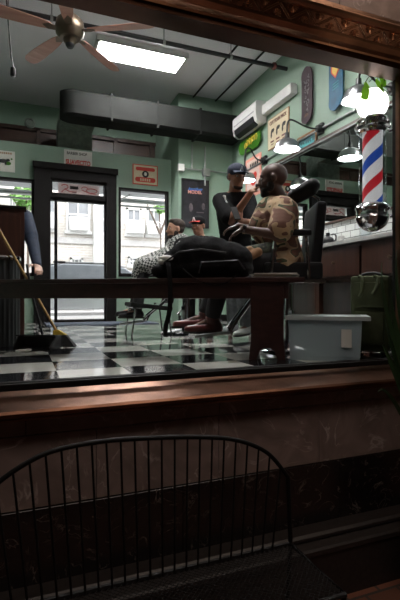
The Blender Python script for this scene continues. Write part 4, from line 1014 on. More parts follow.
# cabinet
cL = at(24.5, 207, 4.0)
T = thing('tall_cabinet', 'dark brown wooden cabinet behind the ribbed bin', 'cabinet', (cL.x-0.5, cL.y+0.12, 0))
MB().box(cL.x-1.1, cL.x, cL.y, cL.y+0.14, 0.03, cL.z-0.02).build('body', 'cabwood', T, bevel=0.004)
MB().box(cL.x-1.12, cL.x+0.015, cL.y-0.015, cL.y+0.15, cL.z-0.02, cL.z+0.004).build('top', 'dark', T, bevel=0.004)
MB().box(cL.x-1.06, cL.x-0.56, cL.y-0.012, cL.y, 0.10, cL.z-0.08).build('door', 'cabwood', T, bevel=0.004)
MB().box(cL.x-0.54, cL.x-0.03, cL.y-0.012, cL.y, 0.10, cL.z-0.08).build('door', 'cabwood', T, bevel=0.004)
MB().box(cL.x-1.1, cL.x, cL.y+0.02, cL.y+0.13, 0, 0.03).build('base', 'dark', T)
# broom
hd = at(62, 346, 3.65); hd.z = 0
top = at(-3, 226, 3.62)
T = thing('broom', 'broom with honey wood stick and yellow cap leaning behind the bench', 'broom', hd)
neck = at(57, 331, 3.64)
MB().tube([neck+Vector((0.0,0,-0.01)), top], 0.011, 10).build('handle', 'tan', T, smooth=True)
dv = (neck-top).normalized()
sd = RIGHT
base_c = Vector((hd.x+0.035, hd.y, 0.002))
def cone_brush(m, c_top, w0, d0, c_bot, w1, d1):
    a = [c_top + RIGHT*sx*w0 + FWD*sy*d0 for sx, sy in ((-1,-1),(1,-1),(1,1),(-1,1))]
    b = [c_bot + RIGHT*sx*w1 + FWD*sy*d1 + (UP*(0.0 if sx < 0 else 0.0)) for sx, sy in ((-1,-1),(1,-1),(1,1),(-1,1))]
    va = [m.bm.verts.new(p) for p in a]; vb = [m.bm.verts.new(p) for p in b]
    m.bm.faces.new(va); m.bm.faces.new(list(reversed(vb)))
    for k in range(4): m.bm.faces.new((va[k], va[(k+1)%4], vb[(k+1)%4], vb[k]))
ct = neck + dv*0.05 + RIGHT*0.0
m_ = MB(); cone_brush(m_, neck-dv*0.01, 0.022, 0.018, ct+UP*0.012, 0.055, 0.025); m_.build('cap', 'yellow', T, bevel=0.006, smooth=True)
m_ = MB(); cone_brush(m_, ct+UP*0.014, 0.052, 0.022, Vector((ct.x,ct.y,0.001))+RIGHT*0.045, 0.085, 0.035); m_.build('bristles', 'bristle', T, bevel=0.004)
for k in range(40):
    pass
# dustpan
dc = at(37, 350, 3.42); dc.z = 0
T = thing('dustpan', 'black lobby dustpan on the floor beside the broom', 'dustpan', dc)
dB = basis(RIGHT, FWD, UP)
def dp(x, y, z): return dc + RIGHT*x + FWD*y + UP*z
m_ = MB()
m_.prism([dp(-0.14,-0.10,0), dp(-0.15,0.13,0), dp(-0.15,0.13,0.10), dp(-0.15,0.02,0.11), dp(-0.14,-0.10,0.03)], RIGHT*0.008)
m_.prism([dp(0.135,-0.10,0), dp(0.145,0.13,0), dp(0.145,0.13,0.10), dp(0.145,0.02,0.11), dp(0.135,-0.10,0.03)], RIGHT*-0.008)
m_.obox(dp(0,0.015,0.004), (0.28,0.23,0.008), dB); m_.obox(dp(0,0.128,0.05), (0.30,0.01,0.10), dB)
m_.prism([dp(-0.15,0.13,0.10), dp(-0.15,-0.03,0.115), dp(-0.15,-0.03,0.108), dp(-0.15,0.12,0.09)], RIGHT*0.295)
m_.build('pan', 'black', T, bevel=0.002, seg=1)
MB().tube([dp(0,0.13,0.09), dp(-0.10,0.15,0.45), dp(-0.14,0.16,0.66)], 0.009, 8).build('pan_handle', 'black', T, smooth=True)
gl = at(22, 352.5, 3.25); gl.z = 0
tag(MB().sph(gl+UP*0.012, (0.05,0.025,0.012)).sph(gl+Vector((0.04,0.0,0.016)), (0.03,0.02,0.012)).build('crumpled_tissue', 'paper', voxel=0.005), 'small crumpled white tissue on the floor in front of the dustpan', 'tissue')

# ================================================================ RIGHT: tub, suitcase, plants
tl = at(288.5, 360, 2.86); trr = at(362, 360, 2.74); tl.z = 0; trr.z = 0
ta = (trr-tl).normalized(); tn = Vector((-ta.y, ta.x, 0)); TLn = (trr-tl).length
T = thing('storage_tub', 'translucent plastic storage tub with a milky rim on the floor', 'storage tub', tl+ta*TLn/2)
def tp_(s, n, z): return tl + ta*s + tn*n + UP*z
def loop(inset, z, out=0.0): return [tp_(0.0+inset-out, 0.0+inset-out, z), tp_(TLn-inset+out, inset-out, z), tp_(TLn-inset+out, 0.30-inset+out, z), tp_(inset-out, 0.30-inset+out, z)]
H = 0.275
rows = [loop(0.015, 0.0)+[loop(0.015,0.0)[0]], loop(0.010, 0.03)+[loop(0.010,0.03)[0]], loop(0.0, H)+[loop(0.0,H)[0]]]
m_ = MB(); m_.grid(rows); bmesh.ops.remove_doubles(m_.bm, verts=m_.bm.verts, dist=1e-5)
vb = [v for v in m_.bm.verts if v.co.z < 0.001]; bmesh.ops.contextual_create(m_.bm, geom=vb)
m_.build('tub_wall', 'tub', T, solid=0.004)
m_ = MB()
def bar(m, s0, s1, n0, n1, z0, z1): m.obox(tp_((s0+s1)/2,(n0+n1)/2,(z0+z1)/2), (s1-s0,n1-n0,z1-z0), basis(ta,tn,UP))
bar(m_, -0.02, TLn+0.05, -0.02, 0.0, H-0.02, H+0.006); bar(m_, -0.02, TLn+0.05, 0.30, 0.32, H-0.02, H+0.006)
bar(m_, -0.02, 0.0, 0.0, 0.30, H-0.02, H+0.006); bar(m_, TLn, TLn+0.05, 0.0, 0.30, H-0.012, H+0.006); bar(m_, 0, TLn, 0, 0.3, H-0.004, H+0.002)
m_.build('rim', 'tublid', T, bevel=0.004)
m_ = MB(); bar(m_, TLn-0.12, TLn-0.06, -0.006, 0.001, 0.09, 0.20); m_.build('paper_label', 'paper', T)
m_ = MB(); bar(m_, 0.18, TLn-0.04, 0.10, 0.26, 0.012, 0.17); m_.build('folded_contents', mat('slate_blue_cloth', (0.05,0.075,0.10), 0.9, var=0.5, scale=14), T, bevel=0.03)
# suitcase
s0 = at(350, 350, 3.12); s1 = at(389, 350, 3.0); s0.z = s1.z = 0
sa_ = (s1-s0).normalized(); sn_ = Vector((-sa_.y, sa_.x, 0)); SL = (s1-s0).length
T = thing('suitcase', 'dark olive soft suitcase standing behind the storage tub', 'suitcase', (s0+s1)/2+sn_*0.12)
def sbox(s_0,s_1,n0,n1,z0,z1): return MB().obox(s0+sa_*((s_0+s_1)/2)+sn_*((n0+n1)/2)+UP*((z0+z1)/2), (s_1-s_0,n1-n0,z1-z0), basis(sa_,sn_,UP))
sbox(0, SL, 0, 0.22, 0.03, 0.545).build('case', 'suitcase', T, bevel=0.035, smooth=True, seg=4)
sbox(0.03, SL-0.03, -0.03, 0.01, 0.08, 0.30).build('front_pocket', 'suitcase', T, bevel=0.015, smooth=True)
sbox(0.03, SL-0.03, -0.022, 0.01, 0.33, 0.50).build('front_pocket', 'suitcase', T, bevel=0.012, smooth=True)
hc_ = s0+sa_*(SL*0.5)+sn_*0.11+UP*0.545
MB().tube(bez(hc_-sa_*0.07, hc_-sa_*0.06+UP*0.03, hc_+sa_*0.06+UP*0.03, hc_+sa_*0.07, 10), 0.010, 8).build('carry_handle', 'black', T, smooth=True)
for (a, b) in ((0.04,0.04),(SL-0.04,0.04),(0.04,0.18),(SL-0.04,0.18)):
    c_ = s0+sa_*a+sn_*b; MB().sph(c_+UP*0.02, 0.02).build('wheel', 'black', T, smooth=True)
m_ = MB(); 
m_.tube(bez(s0+sa_*0.06+sn_*-0.004+UP*0.54, s0+sa_*0.10-sn_*0.03+UP*0.545, s0+sa_*0.09-sn_*0.035+UP*0.45, s0+sa_*0.07-sn_*0.03+UP*0.40, 8), 0.012, 8)
m_.tube(bez(s0+sa_*0.16+sn_*-0.004+UP*0.54, s0+sa_*0.20-sn_*0.03+UP*0.545, s0+sa_*0.19-sn_*0.035+UP*0.46, s0+sa_*0.15-sn_*0.03+UP*0.42, 8), 0.012, 8)
m_.build('strap', 'suitcase', T, smooth=True)
# strap-leaved plant standing in the passage at the right
pot = Vector((2.02, 1.68, SZ))
T = thing('potted_plant', 'potted plant with long dark strap leaves in front of the window jamb', 'plant', pot)
MB().lathe([(0,0),(0.13,0),(0.17,0.42),(0.18,0.44),(0.165,0.44),(0.155,0.40),(0,0.40)], pot, 32).build('pot', 'black', T, smooth=True)
def leafm(m, pts, w):
    pts = [Vector(p) for p in pts]; rows = []
    n = len(pts)
    for i, p in enumerate(pts):
        t = i/(n-1); d = (pts[min(i+1,n-1)]-pts[max(i-1,0)]).normalized()
        s_ = d.cross(FWD); s_ = s_.normalized() if s_.length > 0.1 else RIGHT
        ww = w*(0.55+0.45*math.sin(PI*min(1, t*1.1)))*(1-max(0,(t-0.6)/0.4)**2) + 0.0006
        rows.append([p-s_*ww, p+FWD*w*0.3, p+s_*ww])
    m.grid(rows)
def arch(tip, mid, w, Y=1.80):
    st = pot+Vector((random.uniform(-0.05,0.05), random.uniform(-0.03,0.05), 0.40))
    mid_ = atY(mid[0], mid[1], Y-0.03); tp = atY(tip[0], tip[1], Y+random.uniform(-0.04,0.03))
    m = MB(); leafm(m, bez(st, st.lerp(mid_,0.75), mid_, tp, 18), w); m.build('leaf', 'leaf', T, solid=0.002, smooth=True)
arch((382,262),(378,300),0.011); arch((391,286),(390,320),0.012); arch((382,345),(388,350),0.013)
arch((397,250),(393,300),0.012); arch((408,280),(404,320),0.014); arch((385,318),(390,345),0.010); arch((378,392),(388,380),0.010); arch((420,240),(414,300),0.014)
# trailing plant up by the globe
hp = atY(381, 62, 2.22)
T = thing('hanging_plant', 'trailing plant with light green leaves hanging over the white globe', 'plant', (hp.x, hp.y, 1.72))
def heart(c, up, side, s):
    up = up.normalized(); side = (side - up*side.dot(up)).normalized(); nn = up.cross(side)
    prof = [(0,0.0),(0.25,0.28),(0.36,0.55),(0.30,0.85),(0.12,1.0)]
    rows = []
    for k in range(9):
        t = k/8; wv = math.sin(PI*t**0.75)*0.42*s if 0<t<1 else 0.001
        p = c + up*(-s*t) ; rows.append([p-side*wv+nn*0.08*s, p, p+side*wv+nn*0.08*s])
    return rows
m_ = MB(); VY = 2.18
for pts in ([(381,66),(380,72),(375,76),(369,82)], [(381,66),(385,74),(384,84)], [(379,68),(372,72),(364,84)]):
    m_.tube([atY(a,b,VY) for a,b in pts], 0.0025, 6)
m_.build('vine', 'leaf', T)
for (a,b,s_,dx,dz) in ((370,89,0.10,0.75,0.75),(377,78,0.085,-0.5,0.9),(384,74,0.075,0.3,1.0),(386,80,0.055,0.5,0.8),(373,73,0.055,-0.9,0.4),(380,84,0.06,-0.6,0.9),(376,70,0.05,0.7,0.6),(366,81,0.065,-0.2,0.9)):
    m = MB(); m.grid(heart(atY(a,b,VY), Vector((dx,0.1,dz)), Vector((1,0.3,0)), s_)); m.build('leaf', 'leafbright', T, solid=0.001, smooth=True)

# ================================================================ OUTDOOR SPINDLE BENCH
SYb = 1.66
T = thing('spindle_bench', 'black metal spindle-back bench in front of the marble wall', 'bench', (0.4, 1.5, SZ))
railpx = [(-34,520),(-16,497),(0,481),(30,461),(60,449),(105,441),(150,438),(195,437),(230,439),(255,446),(272,457),(288,477)]
rail = [atY(a, b, SYb) for a, b in railpx]
def cr_interp(P, n=6):
    out = []
    for i in range(len(P)-1):
        p0 = P[max(i-1,0)]; p1 = P[i]; p2 = P[i+1]; p3 = P[min(i+2,len(P)-1)]
        for k in range(n):
            t = k/n
            out.append(0.5*((2*p1)+(p2-p0)*t+(2*p0-5*p1+4*p2-p3)*t*t+(3*p1-p0-3*p2+p3)*t**3))
    out.append(P[-1]); return out
rl = cr_interp(rail)
MB().tube(rl, 0.009, 10).build('top_rail', 'iron', T, smooth=True)
seatz = SZ+0.45
xL, xR = rail[0].x, rail[-1].x
nsp = 23; xmid = (xL+xR)/2
def rail_z(x):
    for a, b in zip(rl[:-1], rl[1:]):
        if a.x <= x <= b.x: return a.z+(b.z-a.z)*(x-a.x)/(b.x-a.x+1e-9)
    return rl[-1].z
for k in range(nsp):
    x = xL+(xR-xL)*(k+0.7)/(nsp+0.4); zt = rail_z(x)
    xb = xmid+(x-xmid)*0.90
    MB().tube([(x, SYb, zt), (xb, SYb-0.03, seatz+0.0)], 0.0042, 8).build('spindle', 'iron', T, smooth=True)
for (x, zt) in ((xL, rail[0].z), (xR, rail[-1].z)):
    MB().tube([(x, SYb, zt), (x+(0.0), SYb-0.02, seatz), (x, SYb+0.02, SZ)], 0.010, 10).build('leg', 'iron', T, smooth=True)
    MB().tube([(x, SYb-0.36, seatz), (x, SYb-0.38, SZ)], 0.010, 10).build('leg', 'iron', T, smooth=True)
m_ = MB()
m_.tube([(xL,SYb-0.02,seatz),(xR,SYb-0.02,seatz),(xR,SYb-0.37,seatz),(xL,SYb-0.37,seatz),(xL,SYb-0.02,seatz)], 0.011, 8)
m_.build('seat_frame', 'iron', T)
m_ = MB()
yA, yB_ = SYb-0.37, SYb-0.02; W_ = xR-xL
k = -0.36
while k < W_:
    a0 = max(0, k); a1 = min(W_, k+0.35)
    m_.tube([(xL+a0, yA+(a0-k), seatz), (xL+a1, yA+(a1-k), seatz)], 0.0018, 4, False)
    m_.tube([(xL+a0, yB_-(a0-k), seatz-0.002), (xL+a1, yB_-(a1-k), seatz-0.002)], 0.0018, 4, False)
    k += 0.022
m_.build('mesh_seat', 'iron', T)
# ================================================================ PEOPLE
def headset(m, c, f, u, s=1.0, jaw=1.0):
    """add a head to MB m: c centre of cranium, f forward, u up"""
    f = f.normalized(); u = (u-f*u.dot(f)).normalized(); l = u.cross(f)
    B = basis(f, l, u)
    P = lambda a, b, d: c + (f*a + l*b + u*d)*s
    m.sph(P(-0.012,0,0.030), (0.098*s,0.076*s,0.088*s), B, 3)
    m.sph(P(0.022,0,-0.015), (0.070*s,0.066*s,0.085*s), B, 3)
    m.sph(P(0.038,0,-0.070), (0.050*s,0.050*s*jaw,0.042*s), B, 3)
    m.sph(P(0.062,0,-0.095), (0.024*s,0.026*s,0.020*s), B)       # chin
    m.sph(P(0.070,0,0.022), (0.018*s,0.050*s,0.014*s), B)        # brow
    m.sph(P(0.090,0,-0.006), (0.013*s,0.011*s,0.026*s), B)       # nose bridge
    m.sph(P(0.104,0,-0.028), (0.014*s,0.015*s,0.012*s), B)       # nose tip
    m.sph(P(0.095,0.012,-0.031), 0.009*s, B); m.sph(P(0.095,-0.012,-0.031), 0.009*s, B)
    m.sph(P(0.082,0,-0.058), (0.015*s,0.024*s,0.008*s), B); m.sph(P(0.079,0,-0.070), (0.014*s,0.022*s,0.009*s), B)  # lips
    for sg in (1,-1):
        m.sph(P(0.060,sg*0.038,-0.025), (0.024*s,0.024*s,0.022*s), B)   # cheeks
        m.sph(P(-0.008,sg*0.078,-0.010), (0.018*s,0.008*s,0.030*s), B)  # ears
        m.sph(P(0.000,sg*0.080,0.010), (0.015*s,0.010*s,0.014*s), B)
    return P, B
def face_parts(T, P, B, s, lips='redleather'):
    for sg in (1,-1):
        e = MB().sph(P(0.078,sg*0.030,0.004), (0.010*s,0.014*s,0.008*s), B).build('eye', mat('eye_white', (0.5,0.48,0.45), 0.3, var=0) if 'eye_white' not in bpy.data.materials else bpy.data.materials['eye_white'], T, smooth=True)
        MB().sph(P(0.086,sg*0.030,0.004), (0.004*s,0.006*s,0.006*s), B).build('iris', 'ink', e, smooth=True)
        MB().sph(P(0.082,sg*0.032,0.026), (0.008*s,0.019*s,0.004*s), B).build('eyebrow', 'hair', T, smooth=True)
def hand(m, w, d, up, thumb_side, curl=0.5, s=1.0):
    """w wrist, d direction of fingers, up = back of hand normal, thumb_side = vector; fingers curl towards -up"""
    d = d.normalized(); up = (up-d*up.dot(d)).normalized(); t = thumb_side; t = (t-d*t.dot(d)-up*t.dot(up)).normalized()
    B = basis(d, t, up)
    m.sph(w+d*0.015*s, (0.030*s,0.026*s,0.019*s), B)
    m.sph(w+d*0.050*s, (0.048*s,0.040*s,0.016*s), B)
    for k, (o, L) in enumerate(((0.028,0.072),(0.010,0.080),(-0.009,0.074),(-0.027,0.058))):
        a = w + d*0.085*s + t*o*s; an = curl*0.5; p = a
        for seg, fr in enumerate((0.45,0.32,0.23)):
            dd = d*math.cos(an) - up*math.sin(an); q = p + dd*L*fr*s
            m.cap(p, (0.0088-0.0008*seg)*s, q, (0.0082-0.0008*seg)*s); p = q; an += curl*0.9
    a = w + d*0.025*s + t*0.028*s; dd = (d*0.65+t*0.75-up*0.25*curl).normalized()
    b = a+dd*0.04*s; m.cap(a, 0.012*s, b, 0.010*s); m.cap(b, 0.010*s, b+(d*0.95+t*0.2-up*0.4*curl).normalized()*0.032*s, 0.0075*s)
def person(label, J, skin, f_head, u_head, k=1.0, voxel=0.008, hands=(), group=None, headk=1.0):
    T = thing('person', label, 'person', J['base'])
    m = MB()
    P, B = headset(m, J['head'], f_head, u_head, k*headk)
    m.cap(J['neck'], 0.062*k, J['head']-u_head*0.05*k-f_head*0.012, 0.056*k)
    m.cap(J['neck']-UP*0.02, 0.062*k, J['shL'].lerp(J['neck'],0.35), 0.050*k); m.cap(J['neck']-UP*0.02, 0.062*k, J['shR'].lerp(J['neck'],0.35), 0.050*k)
    torso(m, J, k, 0.0)
    for sd in 'LR':
        m.cap(J['sh'+sd], 0.056*k, J['el'+sd], 0.042*k); m.cap(J['el'+sd], 0.042*k, J['wr'+sd], 0.027*k)
        m.cap(J['hip'+sd], 0.085*k, J['kn'+sd], 0.058*k); m.cap(J['kn'+sd], 0.056*k, J['an'+sd], 0.036*k)
        m.cap(J['an'+sd]-UP*0.02, 0.034*k, J['toe'+sd], 0.026*k)
    for h in hands: hand(m, *h)
    b = m.build('body', skin, T, voxel=voxel, smit=3)
    face_parts(T, P, B, k*headk)
    return T, P, B
def torso(m, J, k, e):
    pc = (J['hipL']+J['hipR'])/2; cc_ = J['chest']
    for sd, sg in (('L',1),('R',-1)):
        sh = J['sh'+sd]; hp_ = J['hip'+sd]
        m.cap(hp_, (0.100+e)*k, J['waist'].lerp(hp_, 0.45), (0.098+e)*k)
        m.cap(J['waist'].lerp(hp_, 0.45), (0.098+e)*k, cc_.lerp(sh, 0.45), (0.105+e)*k)
        m.cap(cc_.lerp(sh, 0.45), (0.105+e)*k, sh, (0.060+e)*k)
    m.cap(pc, (0.12+e)*k, J['waist'], (0.115+e)*k); m.cap(J['waist'], (0.115+e)*k, cc_, (0.125+e)*k)
    m.cap(cc_, (0.115+e)*k, J['neck']-UP*0.045*k, (0.062+e)*k)
def shirt(T, J, k, m_, name='shirt', e=0.016, sleeve=0.75, voxel=0.010, long=False, extra=()):
    m = MB(); torso(m, J, k, e)
    for q_ in extra: m.cap(*q_)
    for sd in 'LR':
        q = J['sh'+sd].lerp(J['el'+sd], sleeve); m.cap(J['sh'+sd], (0.062+e)*k, q, (0.050+e*1.6)*k)
        if long: m.cap(q, (0.050+e)*k, J['el'+sd], (0.046+e)*k); m.cap(J['el'+sd], (0.046+e)*k, J['wr'+sd], (0.034+e*0.6)*k)
    return m.build(name, m_, T, voxel=voxel, smit=3)
def trousers(T, J, k, m_, e=0.02, voxel=0.012):
    m = MB(); pc = (J['hipL']+J['hipR'])/2
    m.cap(pc, (0.125+e)*k, pc.lerp(J['waist'],0.6), (0.118+e)*k)
    for sd in 'LR':
        m.cap(J['hip'+sd], (0.095+e)*k, J['kn'+sd], (0.060+e)*k); m.cap(J['kn'+sd], (0.060+e)*k, J['an'+sd]+(J['kn'+sd]-J['an'+sd]).normalized()*0.04, (0.045+e)*k)
    return m.build('trousers', m_, T, voxel=voxel, smit=3)
def shoes(T, J, k, m_, r=1.0):
    for sd in 'LR':
        a = J['an'+sd]; t = J['toe'+sd]; d = (t-a); d.z = 0; d.normalize(); up = (UP - d*0).normalized()
        dd = (t-a+UP*0.05).normalized()
        l = UP.cross(d); base = min(a.z-0.075, t.z-0.025)
        heel = Vector((a.x, a.y, base+0.035)) - d*0.035; toe = Vector((t.x, t.y, t.z+0.005))
        B = basis(d, l, UP); m = MB()
        m.sph(heel+UP*0.005, (0.045*k,0.036*k,0.038*k), B, 3); m.cap(heel+UP*0.02, 0.036*k, a+UP*0.0, 0.048*k)
        for q in range(9):
            u_ = q/8; p = heel.lerp(toe, u_); m.sph(p+UP*0.012*(1-u_), (0.045*k, (0.036+0.010*math.sin(PI*u_))*k, (0.046-0.016*u_)*k), B, 2)
        o = m.build('shoe', m_, T, voxel=0.008, smit=3)
        rows = MB(); pts = []
        hb = Vector((heel.x, heel.y, heel.z-0.036)); tb = Vector((toe.x, toe.y, toe.z-0.030))
        for q in range(24):
            an = 2*PI*q/24; cxx = (math.cos(an)+1)/2; p = hb.lerp(tb, cxx) + d*math.cos(an)*0.05*k + l*math.sin(an)*0.048*k*(0.9+0.15*cxx); pts.append(p)
        rows.prism(pts, UP*0.016).build('sole', 'sole', o)

LFT = -RIGHT
# ---- client in the barber chair, facing left
D = 3.42
def off(p, d): return p + FWD*d
J = {}
J['hipL'] = at(284,260,3.32); J['hipR'] = at(284,260,3.52)
J['waist'] = at(279,240,3.42); J['chest'] = at(278,217,3.42); J['neck'] = at(281,201,3.42); J['head'] = at(272.5,180,3.42)
J['shL'] = at(285,210,3.24); J['shR'] = at(276,208,3.60)
J['elL'] = at(279,235,3.12); J['wrL'] = at(243,229,3.16)
J['elR'] = at(262,232,3.66); J['wrR'] = at(238,226,3.60)
J['knL'] = at(226,263,3.34); J['knR'] = at(224,262,3.58)
J['anL'] = at(212,318,3.38); J['anR'] = at(205,314,3.56)
J['toeL'] = at(190,330,3.40); J['toeR'] = at(178,325,3.58)
J['base'] = Vector((J['hipL'].x, J['hipL'].y+0.08, 0))
fh = (LFT*1.0 + FWD*0.12 - UP*0.05).normalized(); uh = (UP + RIGHT*0.10).normalized()
hd_ = (J['wrL']-J['elL']).normalized()
T, P, B = person('man in a camouflage shirt seated in the barber chair, facing left while being shaved', J, 'darkskin', fh, uh, 1.0,
   hands=((J['wrL'], (LFT*1.0-UP*0.55), (UP*0.9+LFT*0.5), FWD, 0.7, 0.95), (J['wrR'], LFT-UP*0.3, UP, -FWD, 0.6, 0.95)), headk=1.06)
shirt(T, J, 1.06, 'camo', e=0.026, sleeve=0.78, extra=[(at(268,226,3.42), 0.150, at(277,238,3.42), 0.155), (at(272,212,3.42), 0.13, at(264,222,3.52), 0.11), (at(276,210,3.60), 0.085, at(263,221,3.64), 0.075)])
trousers(T, J, 1.0, 'darkpants')
shoes(T, J, 1.08, 'redleather')
m = MB(); m.sph(P(0.052,0,-0.080), (0.042,0.056,0.040), B, 3).sph(P(0.078,0,-0.050), (0.020,0.030,0.008), B).sph(P(0.020,0.058,-0.055), (0.035,0.010,0.045), B).sph(P(0.020,-0.058,-0.055), (0.035,0.010,0.045), B).sph(P(0.068,0,-0.102), (0.026,0.030,0.022), B)
m.build('beard', 'hair', T, voxel=0.006, smit=2)
m = MB(); m.sph(P(-0.016,0,0.036), (0.099,0.077,0.087), B, 3)
cap_o = m.build('cropped_hair', mat('very_short_hair', (0.055,0.027,0.019), 0.6, var=0.3, scale=40), T, smooth=True)
m = MB(); a = J['wrL']; dw = (J['wrL']-J['elL']).normalized(); u_ = dw.orthogonal().normalized(); v_ = dw.cross(u_)
m.lathe([(0.031,-0.010),(0.034,-0.008),(0.034,0.008),(0.031,0.010)], a-dw*0.01, 20, basis(u_, v_, dw), close=True)
wt = m.build('wrist_watch', 'lead', T, smooth=True)
MB().sph(a-dw*0.01-FWD*0.032+UP*0.010, (0.016,0.008,0.016), B).build('watch_face', 'ink', wt, smooth=True)
# camouflage overtrousers / cloth over the lap
m = MB()
m.cap(J['hipL']+UP*0.06, 0.10, J['knL']+UP*0.035, 0.062).cap(J['hipR']+UP*0.06, 0.10, J['knR']+UP*0.035, 0.062)
m.build('lap_cloth', 'camogreen', T, voxel=0.012, smit=2)
m = MB(); m.cap(at(258,252,3.22), 0.035, at(240,262,3.20), 0.03).cap(at(250,250,3.24), 0.03, at(236,254,3.22), 0.025); m.build('orange_cloth', 'towel', T, voxel=0.008, smit=3)
client = T
# ---- barber standing behind, looking at the client
J = {}
J['hipL'] = at(244,252,4.22); J['hipR'] = at(229,252,4.30)
J['waist'] = at(235,232,4.26); J['chest'] = at(234,208,4.22); J['neck'] = at(235,193,4.18); J['head'] = at(236.5,177.0,4.10)
J['shL'] = at(247.5,200,4.14); J['shR'] = at(220.5,201,4.20)
J['elL'] = at(254,224,3.98); J['wrL'] = at(241,221,3.86)
J['elR'] = at(231,221,3.97); J['wrR'] = at(251,192,3.78)
J['knL'] = at(243,290,4.15); J['knR'] = at(233,290,4.28)
J['anL'] = at(246,326,4.30); J['anR'] = at(233,324,4.38)
J['toeL'] = at(237,334,4.12); J['toeR'] = at(222,331,4.24)
J['base'] = Vector((J['hipL'].x, J['hipL'].y, 0))
fh = (RIGHT*0.38 - FWD*0.9 - UP*0.22).normalized(); uh = (UP*1.0 + RIGHT*0.05 - FWD*0.15).normalized()
T, P, B = person('barber in a navy cap and black t-shirt shaving the seated man', J, 'tanskin', fh, uh, 1.0,
   hands=((J['wrR'], (RIGHT*0.75+UP*0.45-FWD*0.6), (UP*0.8-RIGHT*0.3-FWD*0.4), -FWD*0.7-UP*0.4, 0.8, 0.95), (J['wrL'], (UP*0.75-RIGHT*0.6), -FWD, RIGHT, 0.9, 0.95)), headk=0.98)
shirt(T, J, 1.0, 'tee', e=0.02, sleeve=0.85)
trousers(T, J, 0.95, 'greydenim')
shoes(T, J, 1.0, 'white')
m = MB(); m.sph(P(-0.008,0,0.052), (0.104,0.084,0.075), B, 3)
cp_ = m.build('cap', 'navy', T, voxel=0.008, smit=2)
m = MB(); rows = []
for i in range(6):
    t = i/5; rows.append([P(0.065+0.085*t*math.cos(a_*0.9), 0.072*math.sin(a_)*1.0, 0.046+0.012*math.cos(a_)-0.018*t) for a_ in [(-1+2*j/8)*1.45 for j in range(9)]])
MBb = MB().grid(rows); MBb.build('cap_brim', 'navy', cp_, solid=0.005, smooth=True)
MB().tube([P(0.094,-0.014,0.055),P(0.092,0,0.095),P(0.094,0.014,0.055)], 0.0035, 6).tube([P(0.096,-0.009,0.068),P(0.096,0.009,0.068)], 0.003, 6).build('cap_emblem', 'white', cp_)
m = MB(); m.sph(P(0.050,0,-0.092), (0.037,0.046,0.024), B, 3).sph(P(0.076,0,-0.047), (0.016,0.026,0.005), B)
m.build('beard', 'hairbrown', T, voxel=0.006, smit=2)
m = MB(); m.sph(P(-0.03,0,0.0), (0.075,0.080,0.05), B, 3); m.build('hair', 'hair', T, smooth=True)
lp = at(226,200,4.05); 
MB().tube([lp+UP*0.03-RIGHT*0.012, lp-RIGHT*0.004, lp-UP*0.035+RIGHT*0.012], [0.010,0.006,0.008], 8).sph(lp+UP*0.035-RIGHT*0.014, (0.016,0.006,0.010)).build('shirt_print', 'white', T)
# things in the barber's hands
hw_ = J['wrR']+(RIGHT*0.75+UP*0.45-FWD*0.6).normalized()*0.115-UP*0.01
T2 = thing('hair_clipper', 'small chrome and black clipper held at the seated man\'s beard', 'clipper', hw_)
ax = (RIGHT*0.9-UP*0.10-FWD*0.25).normalized()
MB().tube([hw_-ax*0.05, hw_+ax*0.02, hw_+ax*0.05], [0.014,0.016,0.013], 12).build('clipper_body', 'black', T2, smooth=True)
MB().obox(hw_+ax*0.058, (0.018,0.03,0.014), basis(ax, UP.cross(ax).normalized(), ax.cross(UP.cross(ax)).normalized())).build('clipper_blade', 'chrome', T2)
ph = J['wrL']+UP*0.06-RIGHT*0.05-FWD*0.045
T2 = thing('phone', 'black handheld device in the barber\'s lowered hand', 'phone', ph)
MB().obox(ph, (0.055,0.010,0.12), basis(RIGHT, FWD, (UP-RIGHT*0.35).normalized())).build('case', 'black', T2, bevel=0.004)
MB().obox(ph-FWD*0.006, (0.048,0.002,0.105), basis(RIGHT, FWD, (UP-RIGHT*0.35).normalized())).build('screen', 'darkglass', T2)
# ---- customer under the checked cape
J = {}
D = 4.95
J['hipL'] = at(184,268,D-0.08); J['hipR'] = at(184,267,D+0.14)
J['waist'] = at(183,255,D); J['chest'] = at(180,247,D+0.02); J['neck'] = at(179,241,D); J['head'] = at(175.5,229.5,D)
J['shL'] = at(185,248,D-0.17); J['shR'] = at(174,246,D+0.17)
J['elL'] = at(176,262,D-0.22); J['wrL'] = at(160,264,D-0.15); J['elR'] = at(168,262,D+0.22); J['wrR'] = at(158,263,D+0.1)
J['knL'] = at(144,267,D-0.10); J['knR'] = at(143,266,D+0.12)
J['anL'] = at(137,310,D-0.10); J['anR'] = at(134,308,D+0.12); J['toeL'] = at(122,316,D-0.10); J['toeR'] = at(119,314,D+0.12)
J['base'] = Vector((J['hipL'].x, J['hipL'].y+0.1, 0))
fh = (LFT*0.9 - FWD*0.42).normalized(); uh = (UP + RIGHT*0.06).normalized()
T, P, B = person('bearded man seated under a black and white checked cape beyond the bench', J, 'lightskin', fh, uh, 0.97,
   hands=((J['wrL'], LFT, UP, FWD, 0.5, 0.9), (J['wrR'], LFT, UP, -FWD, 0.5, 0.9)), headk=1.0)
shirt(T, J, 0.95, 'tee'); trousers(T, J, 0.95, 'darkpants'); shoes(T, J, 0.95, 'black')
m = MB(); m.sph(P(-0.022,0,0.050), (0.095,0.080,0.075), B, 3).sph(P(-0.03,0,0.0), (0.072,0.080,0.05), B, 3).sph(P(0.03,0,0.095),(0.05,0.055,0.028),B)
m.build('hair', 'hairbrown', T, voxel=0.007, smit=2)
